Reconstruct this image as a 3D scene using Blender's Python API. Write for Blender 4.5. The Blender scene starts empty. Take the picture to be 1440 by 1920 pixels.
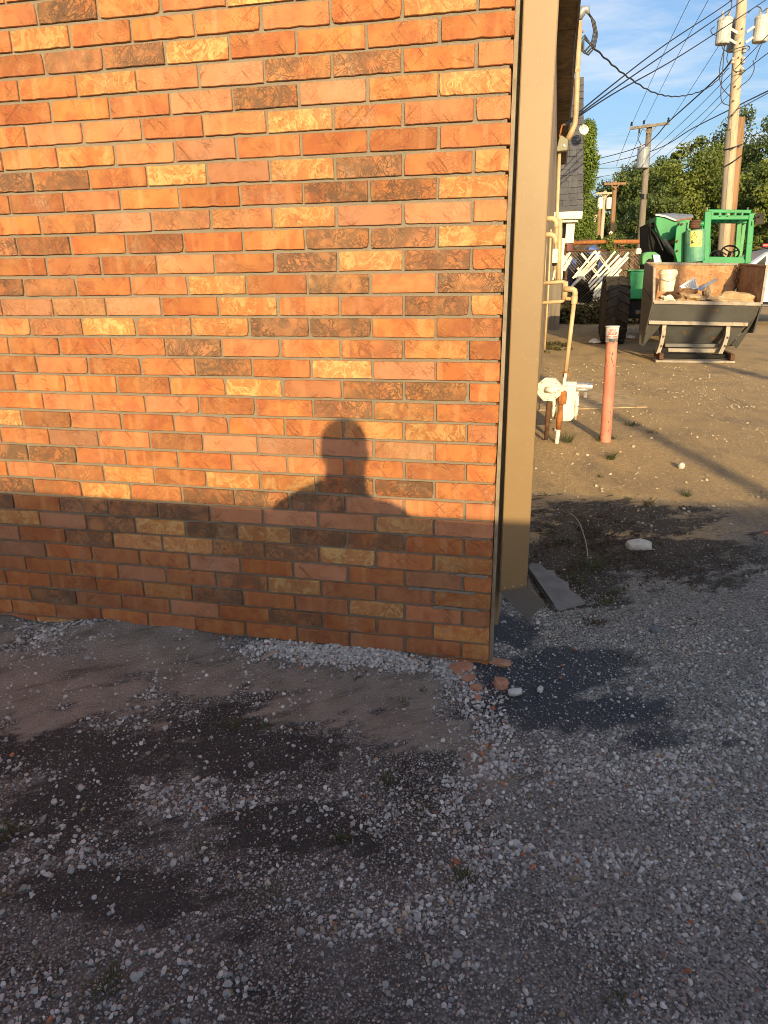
import bpy, math, random
import numpy as np
from mathutils import Vector, Matrix

random.seed(7)
RNG = np.random.default_rng(11)
SC = bpy.context.scene
COL = SC.collection
R = math.radians

# ------------------------------------------------------------------ camera, sky, sun, exposure
CAM_LOC = Vector((0.1195, -2.187, 1.3264))
CAM_R = Vector((0.97673052, 0.21410676, -0.01248321))
CAM_D = Vector((0.05741668, -0.31712124, -0.94664536))
CAM_F = Vector((-0.20664186, 0.92390065, -0.32203529))
FPX = 1311.88
cam_data = bpy.data.cameras.new('camera')
cam = bpy.data.objects.new('camera', cam_data)
COL.objects.link(cam)
m = Matrix.Identity(4)
for i in range(3):
    m[i][0] = CAM_R[i]; m[i][1] = -CAM_D[i]; m[i][2] = -CAM_F[i]; m[i][3] = CAM_LOC[i]
cam.matrix_world = m
cam_data.sensor_fit = 'HORIZONTAL'; cam_data.sensor_width = 36.0
cam_data.lens = 36.0 * FPX / 1440.0
cam_data.clip_start = 0.02; cam_data.clip_end = 2000
SC.camera = cam

SUN_AZ = R(15.6)            # the light travels towards (-sin, cos)
SUN_EL = R(14.2)
world = bpy.data.worlds.new("World"); SC.world = world; world.use_nodes = True
wt = world.node_tree
bg = wt.nodes['Background']; bg.inputs['Strength'].default_value = 0.15
sky = wt.nodes.new('ShaderNodeTexSky'); sky.sky_type = 'NISHITA'; sky.sun_disc = False
sky.sun_elevation = SUN_EL; sky.sun_rotation = R(180) - SUN_AZ
sky.air_density = 1.0; sky.dust_density = 4.0; sky.ozone_density = 3.0; sky.altitude = 200
# thin clouds on a plane high above
tc = wt.nodes.new('ShaderNodeTexCoord')
sep = wt.nodes.new('ShaderNodeSeparateXYZ'); wt.links.new(tc.outputs['Generated'], sep.inputs[0])
def wmath(op, a, b=None, clamp=False):
    n = wt.nodes.new('ShaderNodeMath'); n.operation = op; n.use_clamp = clamp
    for i, v in enumerate((a, b)):
        if v is None: continue
        if hasattr(v, 'is_output'): wt.links.new(v, n.inputs[i])
        else: n.inputs[i].default_value = v
    return n.outputs[0]
zc = wmath('MAXIMUM', sep.outputs[2], 0.04)
u = wmath('DIVIDE', sep.outputs[0], zc); v = wmath('DIVIDE', sep.outputs[1], zc)
cmb = wt.nodes.new('ShaderNodeCombineXYZ'); wt.links.new(u, cmb.inputs[0]); wt.links.new(v, cmb.inputs[1])
mp = wt.nodes.new('ShaderNodeMapping'); mp.inputs['Rotation'].default_value = (0, 0, R(-32)); mp.inputs['Scale'].default_value = (0.62, 1.0, 1)
mp.inputs['Location'].default_value = (0.35, 0.15, 0)
wt.links.new(cmb.outputs[0], mp.inputs[0])
n1 = wt.nodes.new('ShaderNodeTexNoise'); n1.inputs['Scale'].default_value = 0.75; n1.inputs['Detail'].default_value = 8; n1.inputs['Roughness'].default_value = 0.62; n1.inputs['Distortion'].default_value = 0.5
n2 = wt.nodes.new('ShaderNodeTexNoise'); n2.inputs['Scale'].default_value = 3.0; n2.inputs['Detail'].default_value = 6; n2.inputs['Roughness'].default_value = 0.6; n2.inputs['Distortion'].default_value = 0.8
wt.links.new(mp.outputs[0], n1.inputs[0]); wt.links.new(mp.outputs[0], n2.inputs[0])
cl = wmath('ADD', wmath('MULTIPLY', n1.outputs[0], 0.78), wmath('MULTIPLY', n2.outputs[0], 0.22))
cl = wmath('MULTIPLY', wmath('SUBTRACT', cl, 0.455), 4.6, True)
cl = wmath('MULTIPLY', cl, 0.72)
mixc = wt.nodes.new('ShaderNodeMix'); mixc.data_type = 'RGBA'
wt.links.new(cl, mixc.inputs[0]); wt.links.new(sky.outputs[0], mixc.inputs[6]); mixc.inputs[7].default_value = (4.6, 4.5, 4.5, 1)
wt.links.new(mixc.outputs[2], bg.inputs['Color'])

sun_data = bpy.data.lights.new('sun', 'SUN'); sun_data.energy = 4.6; sun_data.angle = R(0.42); sun_data.color = (1.0, 0.75, 0.38)
sun = bpy.data.objects.new('sun', sun_data); COL.objects.link(sun)
SUN_DIR = Vector((-math.sin(SUN_AZ) * math.cos(SUN_EL), math.cos(SUN_AZ) * math.cos(SUN_EL), -math.sin(SUN_EL)))
sun.rotation_euler = SUN_DIR.to_track_quat('-Z', 'Y').to_euler(); sun.location = (3, -8, 8)

SC.view_settings.view_transform = 'Standard'; SC.view_settings.look = 'None'
SC.cycles.filter_width = 0.95
SC.view_settings.gamma = 1.0; SC.view_settings.exposure = 0.62; SC.view_settings.use_curve_mapping = False

# ------------------------------------------------------------------ helpers
def at(px, py, y):
    """the world point that stands at depth y on the sight line of a photograph pixel"""
    d = CAM_R * ((px - 720) / FPX) + CAM_D * ((py - 960) / FPX) + CAM_F
    return CAM_LOC + d * ((y - CAM_LOC.y) / d.y)

def hash2(ix, iy, s):
    h = (ix.astype(np.int64) * 374761393 + iy.astype(np.int64) * 668265263 + s * 982451653) & 0xffffffff
    h = ((h ^ (h >> 13)) * 1274126177) & 0xffffffff
    return ((h ^ (h >> 16)) & 0xffff) / 65535.0
def vnoise(x, y, s=0):
    ix, iy = np.floor(x), np.floor(y); fx, fy = x - ix, y - iy
    fx = fx * fx * (3 - 2 * fx); fy = fy * fy * (3 - 2 * fy)
    a, b = hash2(ix, iy, s), hash2(ix + 1, iy, s); c, d = hash2(ix, iy + 1, s), hash2(ix + 1, iy + 1, s)
    return (a * (1 - fx) + b * fx) * (1 - fy) + (c * (1 - fx) + d * fx) * fy
def fbm(x, y, s=0, o=4):
    t, amp, tot = 0, 1.0, 0
    for i in range(o):
        t = t + amp * vnoise(x * 2 ** i, y * 2 ** i, s + i * 7); tot += amp; amp *= .55
    return t / tot

class MB:
    """collects simple shapes and links them as one mesh object"""
    def __init__(self): self.v, self.f = [], []
    def add(self, vs, fs):
        o = len(self.v); self.v += [tuple(p) for p in vs]; self.f += [tuple(i + o for i in f) for f in fs]; return self
    def box(self, c, s, rot=None):
        c = Vector(c); h = Vector(s) / 2
        vs = [Vector((x * h.x, y * h.y, z * h.z)) for z in (-1, 1) for y in (-1, 1) for x in (-1, 1)]
        if rot is not None: vs = [rot @ p for p in vs]
        return self.hexa([c + p for p in vs])
    def hexa(self, p):
        return self.add(p, [(0, 2, 3, 1), (4, 5, 7, 6), (0, 1, 5, 4), (2, 6, 7, 3), (0, 4, 6, 2), (1, 3, 7, 5)])
    def slab(self, poly, t):
        t = Vector(t); n = len(poly); a = [Vector(p) for p in poly]; b = [p + t for p in a]
        fs = [tuple(range(n))[::-1], tuple(range(n, 2 * n))] + [(i, (i + 1) % n, n + (i + 1) % n, n + i) for i in range(n)]
        return self.add(a + b, fs)
    def tube(self, pts, r, n=8, cap=True):
        pts = [Vector(p) for p in pts]; k = len(pts)
        rs = r if isinstance(r, (list, tuple)) else [r] * k
        vs = []; prev = None
        for i, p in enumerate(pts):
            d = (pts[min(i + 1, k - 1)] - pts[max(i - 1, 0)]).normalized()
            if prev is None: u = d.orthogonal().normalized()
            else:
                u = prev - d * prev.dot(d); u = u.normalized() if u.length > 1e-6 else d.orthogonal().normalized()
            prev = u; w = d.cross(u)
            vs += [p + (u * math.cos(2 * math.pi * j / n) + w * math.sin(2 * math.pi * j / n)) * rs[i] for j in range(n)]
        fs = [(i * n + j, i * n + (j + 1) % n, (i + 1) * n + (j + 1) % n, (i + 1) * n + j) for i in range(k - 1) for j in range(n)]
        if cap: fs += [tuple(range(n))[::-1], tuple(range((k - 1) * n, k * n))]
        return self.add(vs, fs)
    def cyl(self, a, b, r, n=12): return self.tube([a, b], r, n)
    def lathe(self, o, prof, n=20, axis=(0, 0, 1)):
        a = Vector(axis).normalized(); o = Vector(o)
        return self.tube_prof(o, a, prof, n)
    def tube_prof(self, o, a, prof, n):
        u = a.orthogonal().normalized(); w = a.cross(u); vs = []
        for r, z in prof: vs += [o + a * z + (u * math.cos(2 * math.pi * j / n) + w * math.sin(2 * math.pi * j / n)) * max(r, 1e-4) for j in range(n)]
        k = len(prof)
        fs = [(i * n + j, i * n + (j + 1) % n, (i + 1) * n + (j + 1) % n, (i + 1) * n + j) for i in range(k - 1) for j in range(n)]
        fs += [tuple(range(n))[::-1], tuple(range((k - 1) * n, k * n))]
        return self.add(vs, fs)
    def build(self, name, mat, parent=None, smooth=False, bevel=0, **props):
        me = bpy.data.meshes.new(name); me.from_pydata(self.v, [], self.f); me.materials.append(mat)
        return link(name, me, parent, smooth, bevel, **props)

def link(name, me, parent=None, smooth=False, bevel=0, **props):
    if smooth: me.shade_smooth() if hasattr(me, 'shade_smooth') else me.polygons.foreach_set('use_smooth', [True] * len(me.polygons))
    o = bpy.data.objects.new(name, me); COL.objects.link(o)
    if parent is not None:
        o.parent = parent; o.matrix_parent_inverse = parent_inv(parent)
    if bevel:
        b = o.modifiers.new('Bevel', 'BEVEL'); b.width = bevel; b.segments = 2; b.limit_method = 'ANGLE'; b.angle_limit = R(40)
        b.use_clamp_overlap = True
    for k, v in props.items(): o[k] = v
    return o
def parent_inv(p):
    # shapes are built where they stand; only top-level Empties carry a location
    return Matrix.Translation(-p.location) if p.parent is None else Matrix.Identity(4)
def thing(name, label, cat, loc=(0, 0, 0), group=None):
    o = bpy.data.objects.new(name, None); COL.objects.link(o); o.location = loc
    o.empty_display_size = .1
    o['label'] = label; o['category'] = cat
    if group: o['group'] = group
    return o
def tag(o, label, cat, group=None):
    o['label'] = label; o['category'] = cat
    if group: o['group'] = group
    return o

def np_mesh(name, V, T, mat, col=None, parent=None, smooth=False, **props):
    me = bpy.data.meshes.new(name); k = T.shape[1]
    me.vertices.add(len(V)); me.vertices.foreach_set('co', np.ascontiguousarray(V, np.float32).ravel())
    me.loops.add(T.size); me.loops.foreach_set('vertex_index', np.ascontiguousarray(T, np.int32).ravel())
    me.polygons.add(len(T)); me.polygons.foreach_set('loop_start', np.arange(0, T.size, k, dtype=np.int32))
    me.update(calc_edges=True); me.validate()
    if col is not None:
        for nm, c in col.items():
            if c.ndim == 1:
                a = me.attributes.new(nm, 'FLOAT', 'POINT'); a.data.foreach_set('value', np.ascontiguousarray(c, np.float32))
            else:
                c4 = np.ones((len(c), 4), np.float32); c4[:, :3] = c
                a = me.attributes.new(nm, 'FLOAT_COLOR', 'POINT'); a.data.foreach_set('color', c4.ravel())
    me.polygons.foreach_set('use_smooth', np.full(len(T), smooth))
    me.materials.append(mat)
    o = bpy.data.objects.new(name, me); COL.objects.link(o)
    if parent is not None:
        o.parent = parent; o.matrix_parent_inverse = parent_inv(parent)
    for kk, vv in props.items(): o[kk] = vv
    return o

# ------------------------------------------------------------------ materials
class NT:
    def __init__(self, name):
        self.m = bpy.data.materials.new(name); self.m.use_nodes = True; self.t = self.m.node_tree
        self.b = self.t.nodes['Principled BSDF']
    def n(self, kind, **kw):
        x = self.t.nodes.new(kind)
        for k, v in kw.items(): setattr(x, k, v)
        return x
    def put(self, sock, v):
        if hasattr(v, 'is_output'): self.t.links.new(v, sock)
        else:
            if isinstance(v, tuple) and len(v) == 3 and len(sock.default_value) == 4: v = (*v, 1)
            sock.default_value = v
    def obj(self): return self.n('ShaderNodeTexCoord').outputs['Object']
    def pos(self): return self.n('ShaderNodeNewGeometry').outputs['Position']
    def math(self, op, a, b=0.0, clamp=False):
        x = self.n('ShaderNodeMath', operation=op, use_clamp=clamp); self.put(x.inputs[0], a); self.put(x.inputs[1], b); return x.outputs[0]
    def vadd(self, a, b):
        x = self.n('ShaderNodeVectorMath', operation='ADD'); self.put(x.inputs[0], a); self.put(x.inputs[1], b); return x.outputs[0]
    def mapv(self, v, scale=(1, 1, 1), rot=(0, 0, 0), loc=(0, 0, 0)):
        x = self.n('ShaderNodeMapping'); self.put(x.inputs[0], v)
        if any(rot): x.vector_type = 'TEXTURE'; scale = tuple(1 / s for s in scale)
        x.inputs['Scale'].default_value = scale; x.inputs['Rotation'].default_value = rot; x.inputs['Location'].default_value = loc; return x.outputs[0]
    def noise(self, v, scale, detail=3, rough=.55, dist=0.0):
        x = self.n('ShaderNodeTexNoise'); self.put(x.inputs['Vector'], v); x.inputs['Scale'].default_value = scale; x.inputs['Detail'].default_value = detail; x.inputs['Roughness'].default_value = rough; x.inputs['Distortion'].default_value = dist; return x.outputs[0]
    def voro(self, v, scale, feature='F1', out='Distance', rnd=1.0):
        x = self.n('ShaderNodeTexVoronoi', feature=feature); self.put(x.inputs['Vector'], v); x.inputs['Scale'].default_value = scale; x.inputs['Randomness'].default_value = rnd; return x.outputs[out]
    def ramp(self, v, lo, hi, a=0.0, b=1.0):
        x = self.n('ShaderNodeMapRange'); x.clamp = True; self.put(x.inputs[0], v); x.inputs[1].default_value = lo; x.inputs[2].default_value = hi; x.inputs[3].default_value = a; x.inputs[4].default_value = b; return x.outputs[0]
    def mix(self, f, a, b, mode='MIX'):
        x = self.n('ShaderNodeMix', data_type='RGBA', blend_type=mode); self.put(x.inputs[0], f); self.put(x.inputs[6], a); self.put(x.inputs[7], b); return x.outputs[2]
    def attr(self, name, kind='GEOMETRY', out='Fac'):
        x = self.n('ShaderNodeAttribute', attribute_type=kind, attribute_name=name); return x.outputs[out]
    def bump(self, h, strength=.4, dist=.01, normal=None):
        x = self.n('ShaderNodeBump'); self.put(x.inputs['Height'], h); x.inputs['Strength'].default_value = strength; x.inputs['Distance'].default_value = dist
        if normal is not None: self.put(x.inputs['Normal'], normal)
        return x.outputs[0]
    def done(self, col, rough=.8, metal=0.0, normal=None, **kw):
        self.put(self.b.inputs['Base Color'], col); self.put(self.b.inputs['Roughness'], rough); self.put(self.b.inputs['Metallic'], metal)
        if normal is not None: self.put(self.b.inputs['Normal'], normal)
        for k, v in kw.items(): self.put(self.b.inputs[k], v)
        return self.m

def simple(name, c1, c2=None, scale=6.0, lo=.4, hi=.65, rough=.7, metal=0.0, bump=.15, bscale=None, bdist=.004, dist=0.3, c3=None, s3=40., stretch=(1, 1, 1), **kw):
    t = NT(name); p = t.mapv(t.pos(), stretch); c2 = c2 or tuple(x * .75 for x in c1)
    col = t.mix(t.ramp(t.noise(p, scale, 5, .6, dist), lo, hi), c1, c2)
    if c3: col = t.mix(t.ramp(t.noise(p, s3, 4, .7, .3), .6, .68), col, c3)
    nrm = t.bump(t.noise(p, bscale or scale * 6, 4), bump, bdist) if bump else None
    return t.done(col, rough, metal, nrm, **kw)

def make_brick_mat():
    t = NT('fired_brick'); oi = t.n('ShaderNodeObjectInfo')
    sv = t.n('ShaderNodeCombineXYZ'); t.put(sv.inputs[0], t.math('MULTIPLY', oi.outputs['Random'], 37.0)); t.put(sv.inputs[1], t.math('MULTIPLY', oi.outputs['Random'], 91.0)); t.put(sv.inputs[2], t.math('MULTIPLY', oi.outputs['Random'], 53.0))
    p = t.vadd(t.obj(), sv.outputs[0])
    dark, cream, pale = (t.attr(a, 'OBJECT') for a in ('dark', 'cream', 'pale'))
    col = t.mix(t.ramp(t.noise(p, 9, 3), .35, .65), (.385, .117, .032), (.445, .174, .050))
    col = t.mix(t.ramp(t.noise(p, 23, 2, .5, .4), .5, .62, 0, .55), col, (.33, .080, .030))
    band = t.ramp(t.noise(t.mapv(p, (26, 2, 2)), 1.0, 1), .55, .62, 0, .55)
    col = t.mix(band, col, (.49, .215, .085))
    col = t.mix(t.math('MULTIPLY', pale, t.ramp(t.noise(p, 12, 3), .3, .6, .55, 1)), col, (.42, .195, .105))
    # cross-hatched drag marks
    def scratches(ang, s, lo, hi):
        q = t.mapv(p, (6, 6, 85), (0, ang, 0)); return t.ramp(t.noise(q, s, 2, .5, .25), lo, hi)
    s1 = scratches(R(50), 1.3, .61, .68); s2 = scratches(R(-42), 1.1, .63, .70); s3 = scratches(R(20), 1.4, .66, .72)
    gate = t.ramp(t.noise(p, 15, 2), .42, .6)
    scr = t.math('MULTIPLY', t.math('MAXIMUM', t.math('MAXIMUM', s1, s2), s3), gate)
    col = t.mix(t.math('MULTIPLY', scr, .6), col, (.22, .068, .024))
    # worm-like scribbles left by the textured roller: contour lines of a warped noise
    def scrib(src, lo, hi): return t.ramp(t.math('ABSOLUTE', t.math('SUBTRACT', src, .5)), lo, hi, 1.0, 0.0)
    w1 = scrib(t.noise(t.mapv(p, (1, 1, .8), (0, R(30), 0)), 19, 2, .5, 1.6), .012, .035)
    w2 = scrib(t.noise(t.mapv(p, (1, 1, 2.4), (0, R(-38), 0)), 17, 2, .5, .9), .012, .035)
    w3 = scrib(t.noise(t.mapv(p, (1, 1, 2.8), (0, R(50), 0)), 21, 2, .5, .6), .010, .03)
    wall = t.math('MAXIMUM', t.math('MAXIMUM', w1, w2), w3)
    patch = t.ramp(t.noise(p, 13, 4, .65, .8), .47, .60); patch2 = t.ramp(t.noise(t.vadd(p, (3.1, 0, 1.7)), 16, 5, .7, 1.4), .50, .58)
    col = t.mix(t.math('MULTIPLY', wall, t.math('MULTIPLY', gate, .30)), col, (.24, .078, .028))
    cm = t.math('MULTIPLY', cream, t.math('MAXIMUM', t.math('MULTIPLY', patch2, .9), t.math('MULTIPLY', t.math('MULTIPLY', w1, t.ramp(t.noise(p, 9, 2), .40, .52)), .95)))
    col = t.mix(t.math('MULTIPLY', cream, .35), col, (.48, .24, .075))
    col = t.mix(t.math('MULTIPLY', cm, .85), col, (.60, .42, .17))
    cm2 = t.math('MULTIPLY', cream, t.math('MAXIMUM', w3, w2)); col = t.mix(t.math('MULTIPLY', cm2, .5), col, (.42, .20, .06))
    wash = t.math('MULTIPLY', dark, t.ramp(t.noise(p, 7, 3, .6), .33, .60)); col = t.mix(t.math('MULTIPLY', wash, .75), col, (.225, .12, .055))
    dm = t.math('MULTIPLY', dark, t.math('MAXIMUM', t.math('MULTIPLY', patch, .85), t.math('MULTIPLY', wall, t.ramp(t.noise(p, 10, 2), .36, .5))))
    col = t.mix(t.math('MULTIPLY', dm, .85), col, (.088, .058, .036))
    tone = t.math('ADD', t.math('MULTIPLY', t.math('FRACT', t.math('MULTIPLY', oi.outputs['Random'], 17.3)), .42), .74)
    tv = t.n('ShaderNodeVectorMath', operation='SCALE'); t.put(tv.inputs[0], col); t.put(tv.inputs['Scale'], tone); col = tv.outputs[0]
    film = t.math('MULTIPLY', t.ramp(t.noise(t.pos(), 5.5, 5, .7), .56, .70), t.ramp(t.noise(t.pos(), 120, 3, .7), .45, .6, .1, .55)); col = t.mix(film, col, (.40, .30, .21))
    # grit, lime specks and small holes
    spk = t.ramp(t.noise(p, 300, 3, .7), .60, .70, 0, .5); col = t.mix(spk, col, (.20, .075, .04))
    lime = t.ramp(t.voro(p, 55), .06, .04); col = t.mix(t.math('MULTIPLY', lime, t.ramp(t.noise(p, 14, 1), .62, .7, 0, .9)), col, (.62, .52, .42))
    h = t.math('ADD', t.math('MULTIPLY', t.noise(p, 260, 4, .75), .5), t.math('MULTIPLY', t.noise(p, 30, 4, .6, .6), .8))
    h = t.math('SUBTRACT', h, t.math('MULTIPLY', scr, .5)); h = t.math('SUBTRACT', h, t.math('MULTIPLY', wall, t.math('MULTIPLY', gate, .35))); h = t.math('SUBTRACT', h, t.math('MULTIPLY', dm, .35)); h = t.math('ADD', h, t.math('MULTIPLY', cm, .2))
    return t.done(col, .82, 0, t.bump(h, .9, .0032))

def make_mortar_mat():
    t = NT('sanded_mortar'); p = t.pos()
    col = t.mix(t.noise(p, 240, 3, .7), (.12, .104, .083), (.32, .275, .215)); col = t.mix(t.ramp(t.noise(p, 4, 4), .5, .7, 0, .5), col, (.14, .125, .10))
    h = t.math('ADD', t.noise(p, 300, 3, .7), t.math('MULTIPLY', t.noise(p, 28, 4), 1.5))
    return t.done(col, .95, 0, t.bump(h, .8, .004))

def p_y(t, p):
    s = t.n('ShaderNodeSeparateXYZ'); t.put(s.inputs[0], p); return s.outputs[1]
def make_ground_mat():
    t = NT('asphalt_and_dirt'); p = t.pos()
    sand, wet, dirt, dark, dust = (t.attr(a) for a in ('sand', 'wet', 'dirt', 'dark', 'dust'))
    fine = t.noise(p, 420, 3, .75)
    # aggregate of the worn asphalt
    vc = t.n('ShaderNodeTexVoronoi'); t.put(vc.inputs['Vector'], p); vc.inputs['Scale'].default_value = 165
    sepc = t.n('ShaderNodeSeparateColor'); t.put(sepc.inputs[0], vc.outputs['Color'])
    agg = t.mix(t.ramp(sepc.outputs[0], .22, .9), (.038, .038, .038), (.27, .265, .255)); agg = t.mix(t.ramp(sepc.outputs[1], .85, .92), agg, (.52, .51, .49)); agg = t.mix(t.ramp(sepc.outputs[2], .90, .97, 0, .7), agg, (.25, .17, .11))
    agg = t.mix(t.ramp(vc.outputs['Distance'], .28, .6), agg, (.022, .022, .022))
    agg = t.mix(t.ramp(t.noise(p, 3.5, 5, .6), .35, .7, 0, .55), agg, (.185, .178, .168))
    agg = t.mix(t.math('MULTIPLY', t.ramp(t.math('ADD', dust, t.math('MULTIPLY', t.math('SUBTRACT', t.noise(p, 45, 5, .75), .5), 1.2)), .2, .8), .8), agg, t.mix(t.ramp(sepc.outputs[2], .1, .9), t.mix(fine, (.035, .034, .033), (.10, .096, .09)), (.38, .365, .34)))
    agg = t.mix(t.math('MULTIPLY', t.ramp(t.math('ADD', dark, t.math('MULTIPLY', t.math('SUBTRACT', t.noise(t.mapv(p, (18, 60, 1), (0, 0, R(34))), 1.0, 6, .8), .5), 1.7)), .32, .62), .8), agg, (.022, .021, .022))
    sandc = t.mix(fine, (.165, .145, .122), (.37, .33, .28)); sandc = t.mix(t.ramp(t.noise(p, 9, 4), .4, .7, 0, .6), sandc, (.125, .107, .087))
    stk = t.noise(t.mapv(p, (3.2, 16, 1), (0, 0, R(34))), 1.0, 5, .65); sandc = t.mix(t.ramp(stk, .52, .68, 0, .75), sandc, (.055, .047, .04))
    edge = t.math('ADD', sand, t.math('MULTIPLY', t.math('SUBTRACT', t.noise(p, 60, 4, .7), .5), .7))
    col = t.mix(t.ramp(edge, .35, .65), agg, sandc)
    dirtc = t.mix(t.noise(p, 170, 3, .75), (.27, .175, .080), (.72, .50, .24)); dirtc = t.mix(t.ramp(t.noise(p, 1.3, 5, .6), .45, .7, 0, .7), dirtc, (.30, .215, .125))
    dirtc = t.mix(t.ramp(t.noise(p, 28, 5, .75), .40, .62, 0, .55), dirtc, (.22, .15, .08)); dirtc = t.mix(t.ramp(t.noise(p, 75, 4, .8), .54, .66, 0, .8), dirtc, (.80, .62, .38))
    pale = t.ramp(t.voro(p, 90), .22, .16); dirtc = t.mix(t.math('MULTIPLY', pale, t.ramp(t.noise(p, 40, 2), .5, .62, 0, .8)), dirtc, (.74, .60, .38))
    dirtc = t.mix(t.ramp(t.noise(t.mapv(p, (1, .45, 1)), 2.6, 6, .7, .5), .50, .66, 0, .75), dirtc, t.mix(t.noise(p, 60, 4, .8), (.10, .075, .05), (.34, .25, .16)))
    ed = t.math('ADD', dirt, t.math('MULTIPLY', t.math('SUBTRACT', t.noise(p, 25, 4, .7), .5), .5))
    col = t.mix(t.ramp(ed, .3, .7), col, dirtc)
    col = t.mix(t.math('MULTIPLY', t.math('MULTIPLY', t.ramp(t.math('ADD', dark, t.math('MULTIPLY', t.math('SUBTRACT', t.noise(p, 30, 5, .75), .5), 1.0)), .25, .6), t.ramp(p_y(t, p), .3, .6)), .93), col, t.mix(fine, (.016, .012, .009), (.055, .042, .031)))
    we = t.ramp(t.math('ADD', wet, t.math('MULTIPLY', t.math('SUBTRACT', t.noise(p, 35, 4, .7), .5), .8)), .3, .75)
    col = t.mix(we, col, t.mix(fine, (.009, .012, .018), (.034, .043, .060)))
    h = t.math('ADD', t.math('MULTIPLY', fine, .6), t.math('MULTIPLY', t.math('SUBTRACT', 1.0, vc.outputs['Distance']), 1.2)); h = t.math('ADD', h, t.math('MULTIPLY', t.noise(p, 70, 4, .65), 1.2))
    return t.done(col, t.ramp(we, 0, 1, .92, .5), 0, t.bump(h, .8, .006))

def leaf_mat(name, a, b, c):
    t = NT(name); g = t.n('ShaderNodeNewGeometry')
    col = t.mix(g.outputs['Random Per Island'], a, b); col = t.mix(t.ramp(t.noise(t.pos(), .55, 3), .42, .62, 0, .7), col, c)
    t.done(col, .6, 0); tr = t.n('ShaderNodeBsdfTranslucent'); t.put(tr.inputs[0], col)
    mx = t.n('ShaderNodeMixShader'); mx.inputs[0].default_value = .25; t.t.links.new(t.b.outputs[0], mx.inputs[1]); t.t.links.new(tr.outputs[0], mx.inputs[2])
    t.t.links.new(mx.outputs[0], t.t.nodes['Material Output'].inputs[0]); return t.m

def col_attr_mat(name, rough=.9):
    t = NT(name); p = t.pos(); c = t.attr('Col', out='Color')
    col = t.mix(t.ramp(t.noise(p, 260, 3, .7), .35, .7, 0, .35), c, t.mix(1.0, c, (.55, .53, .50), 'MULTIPLY'))
    return t.done(col, rough, 0, t.bump(t.noise(p, 500, 3), .3, .002))

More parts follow.
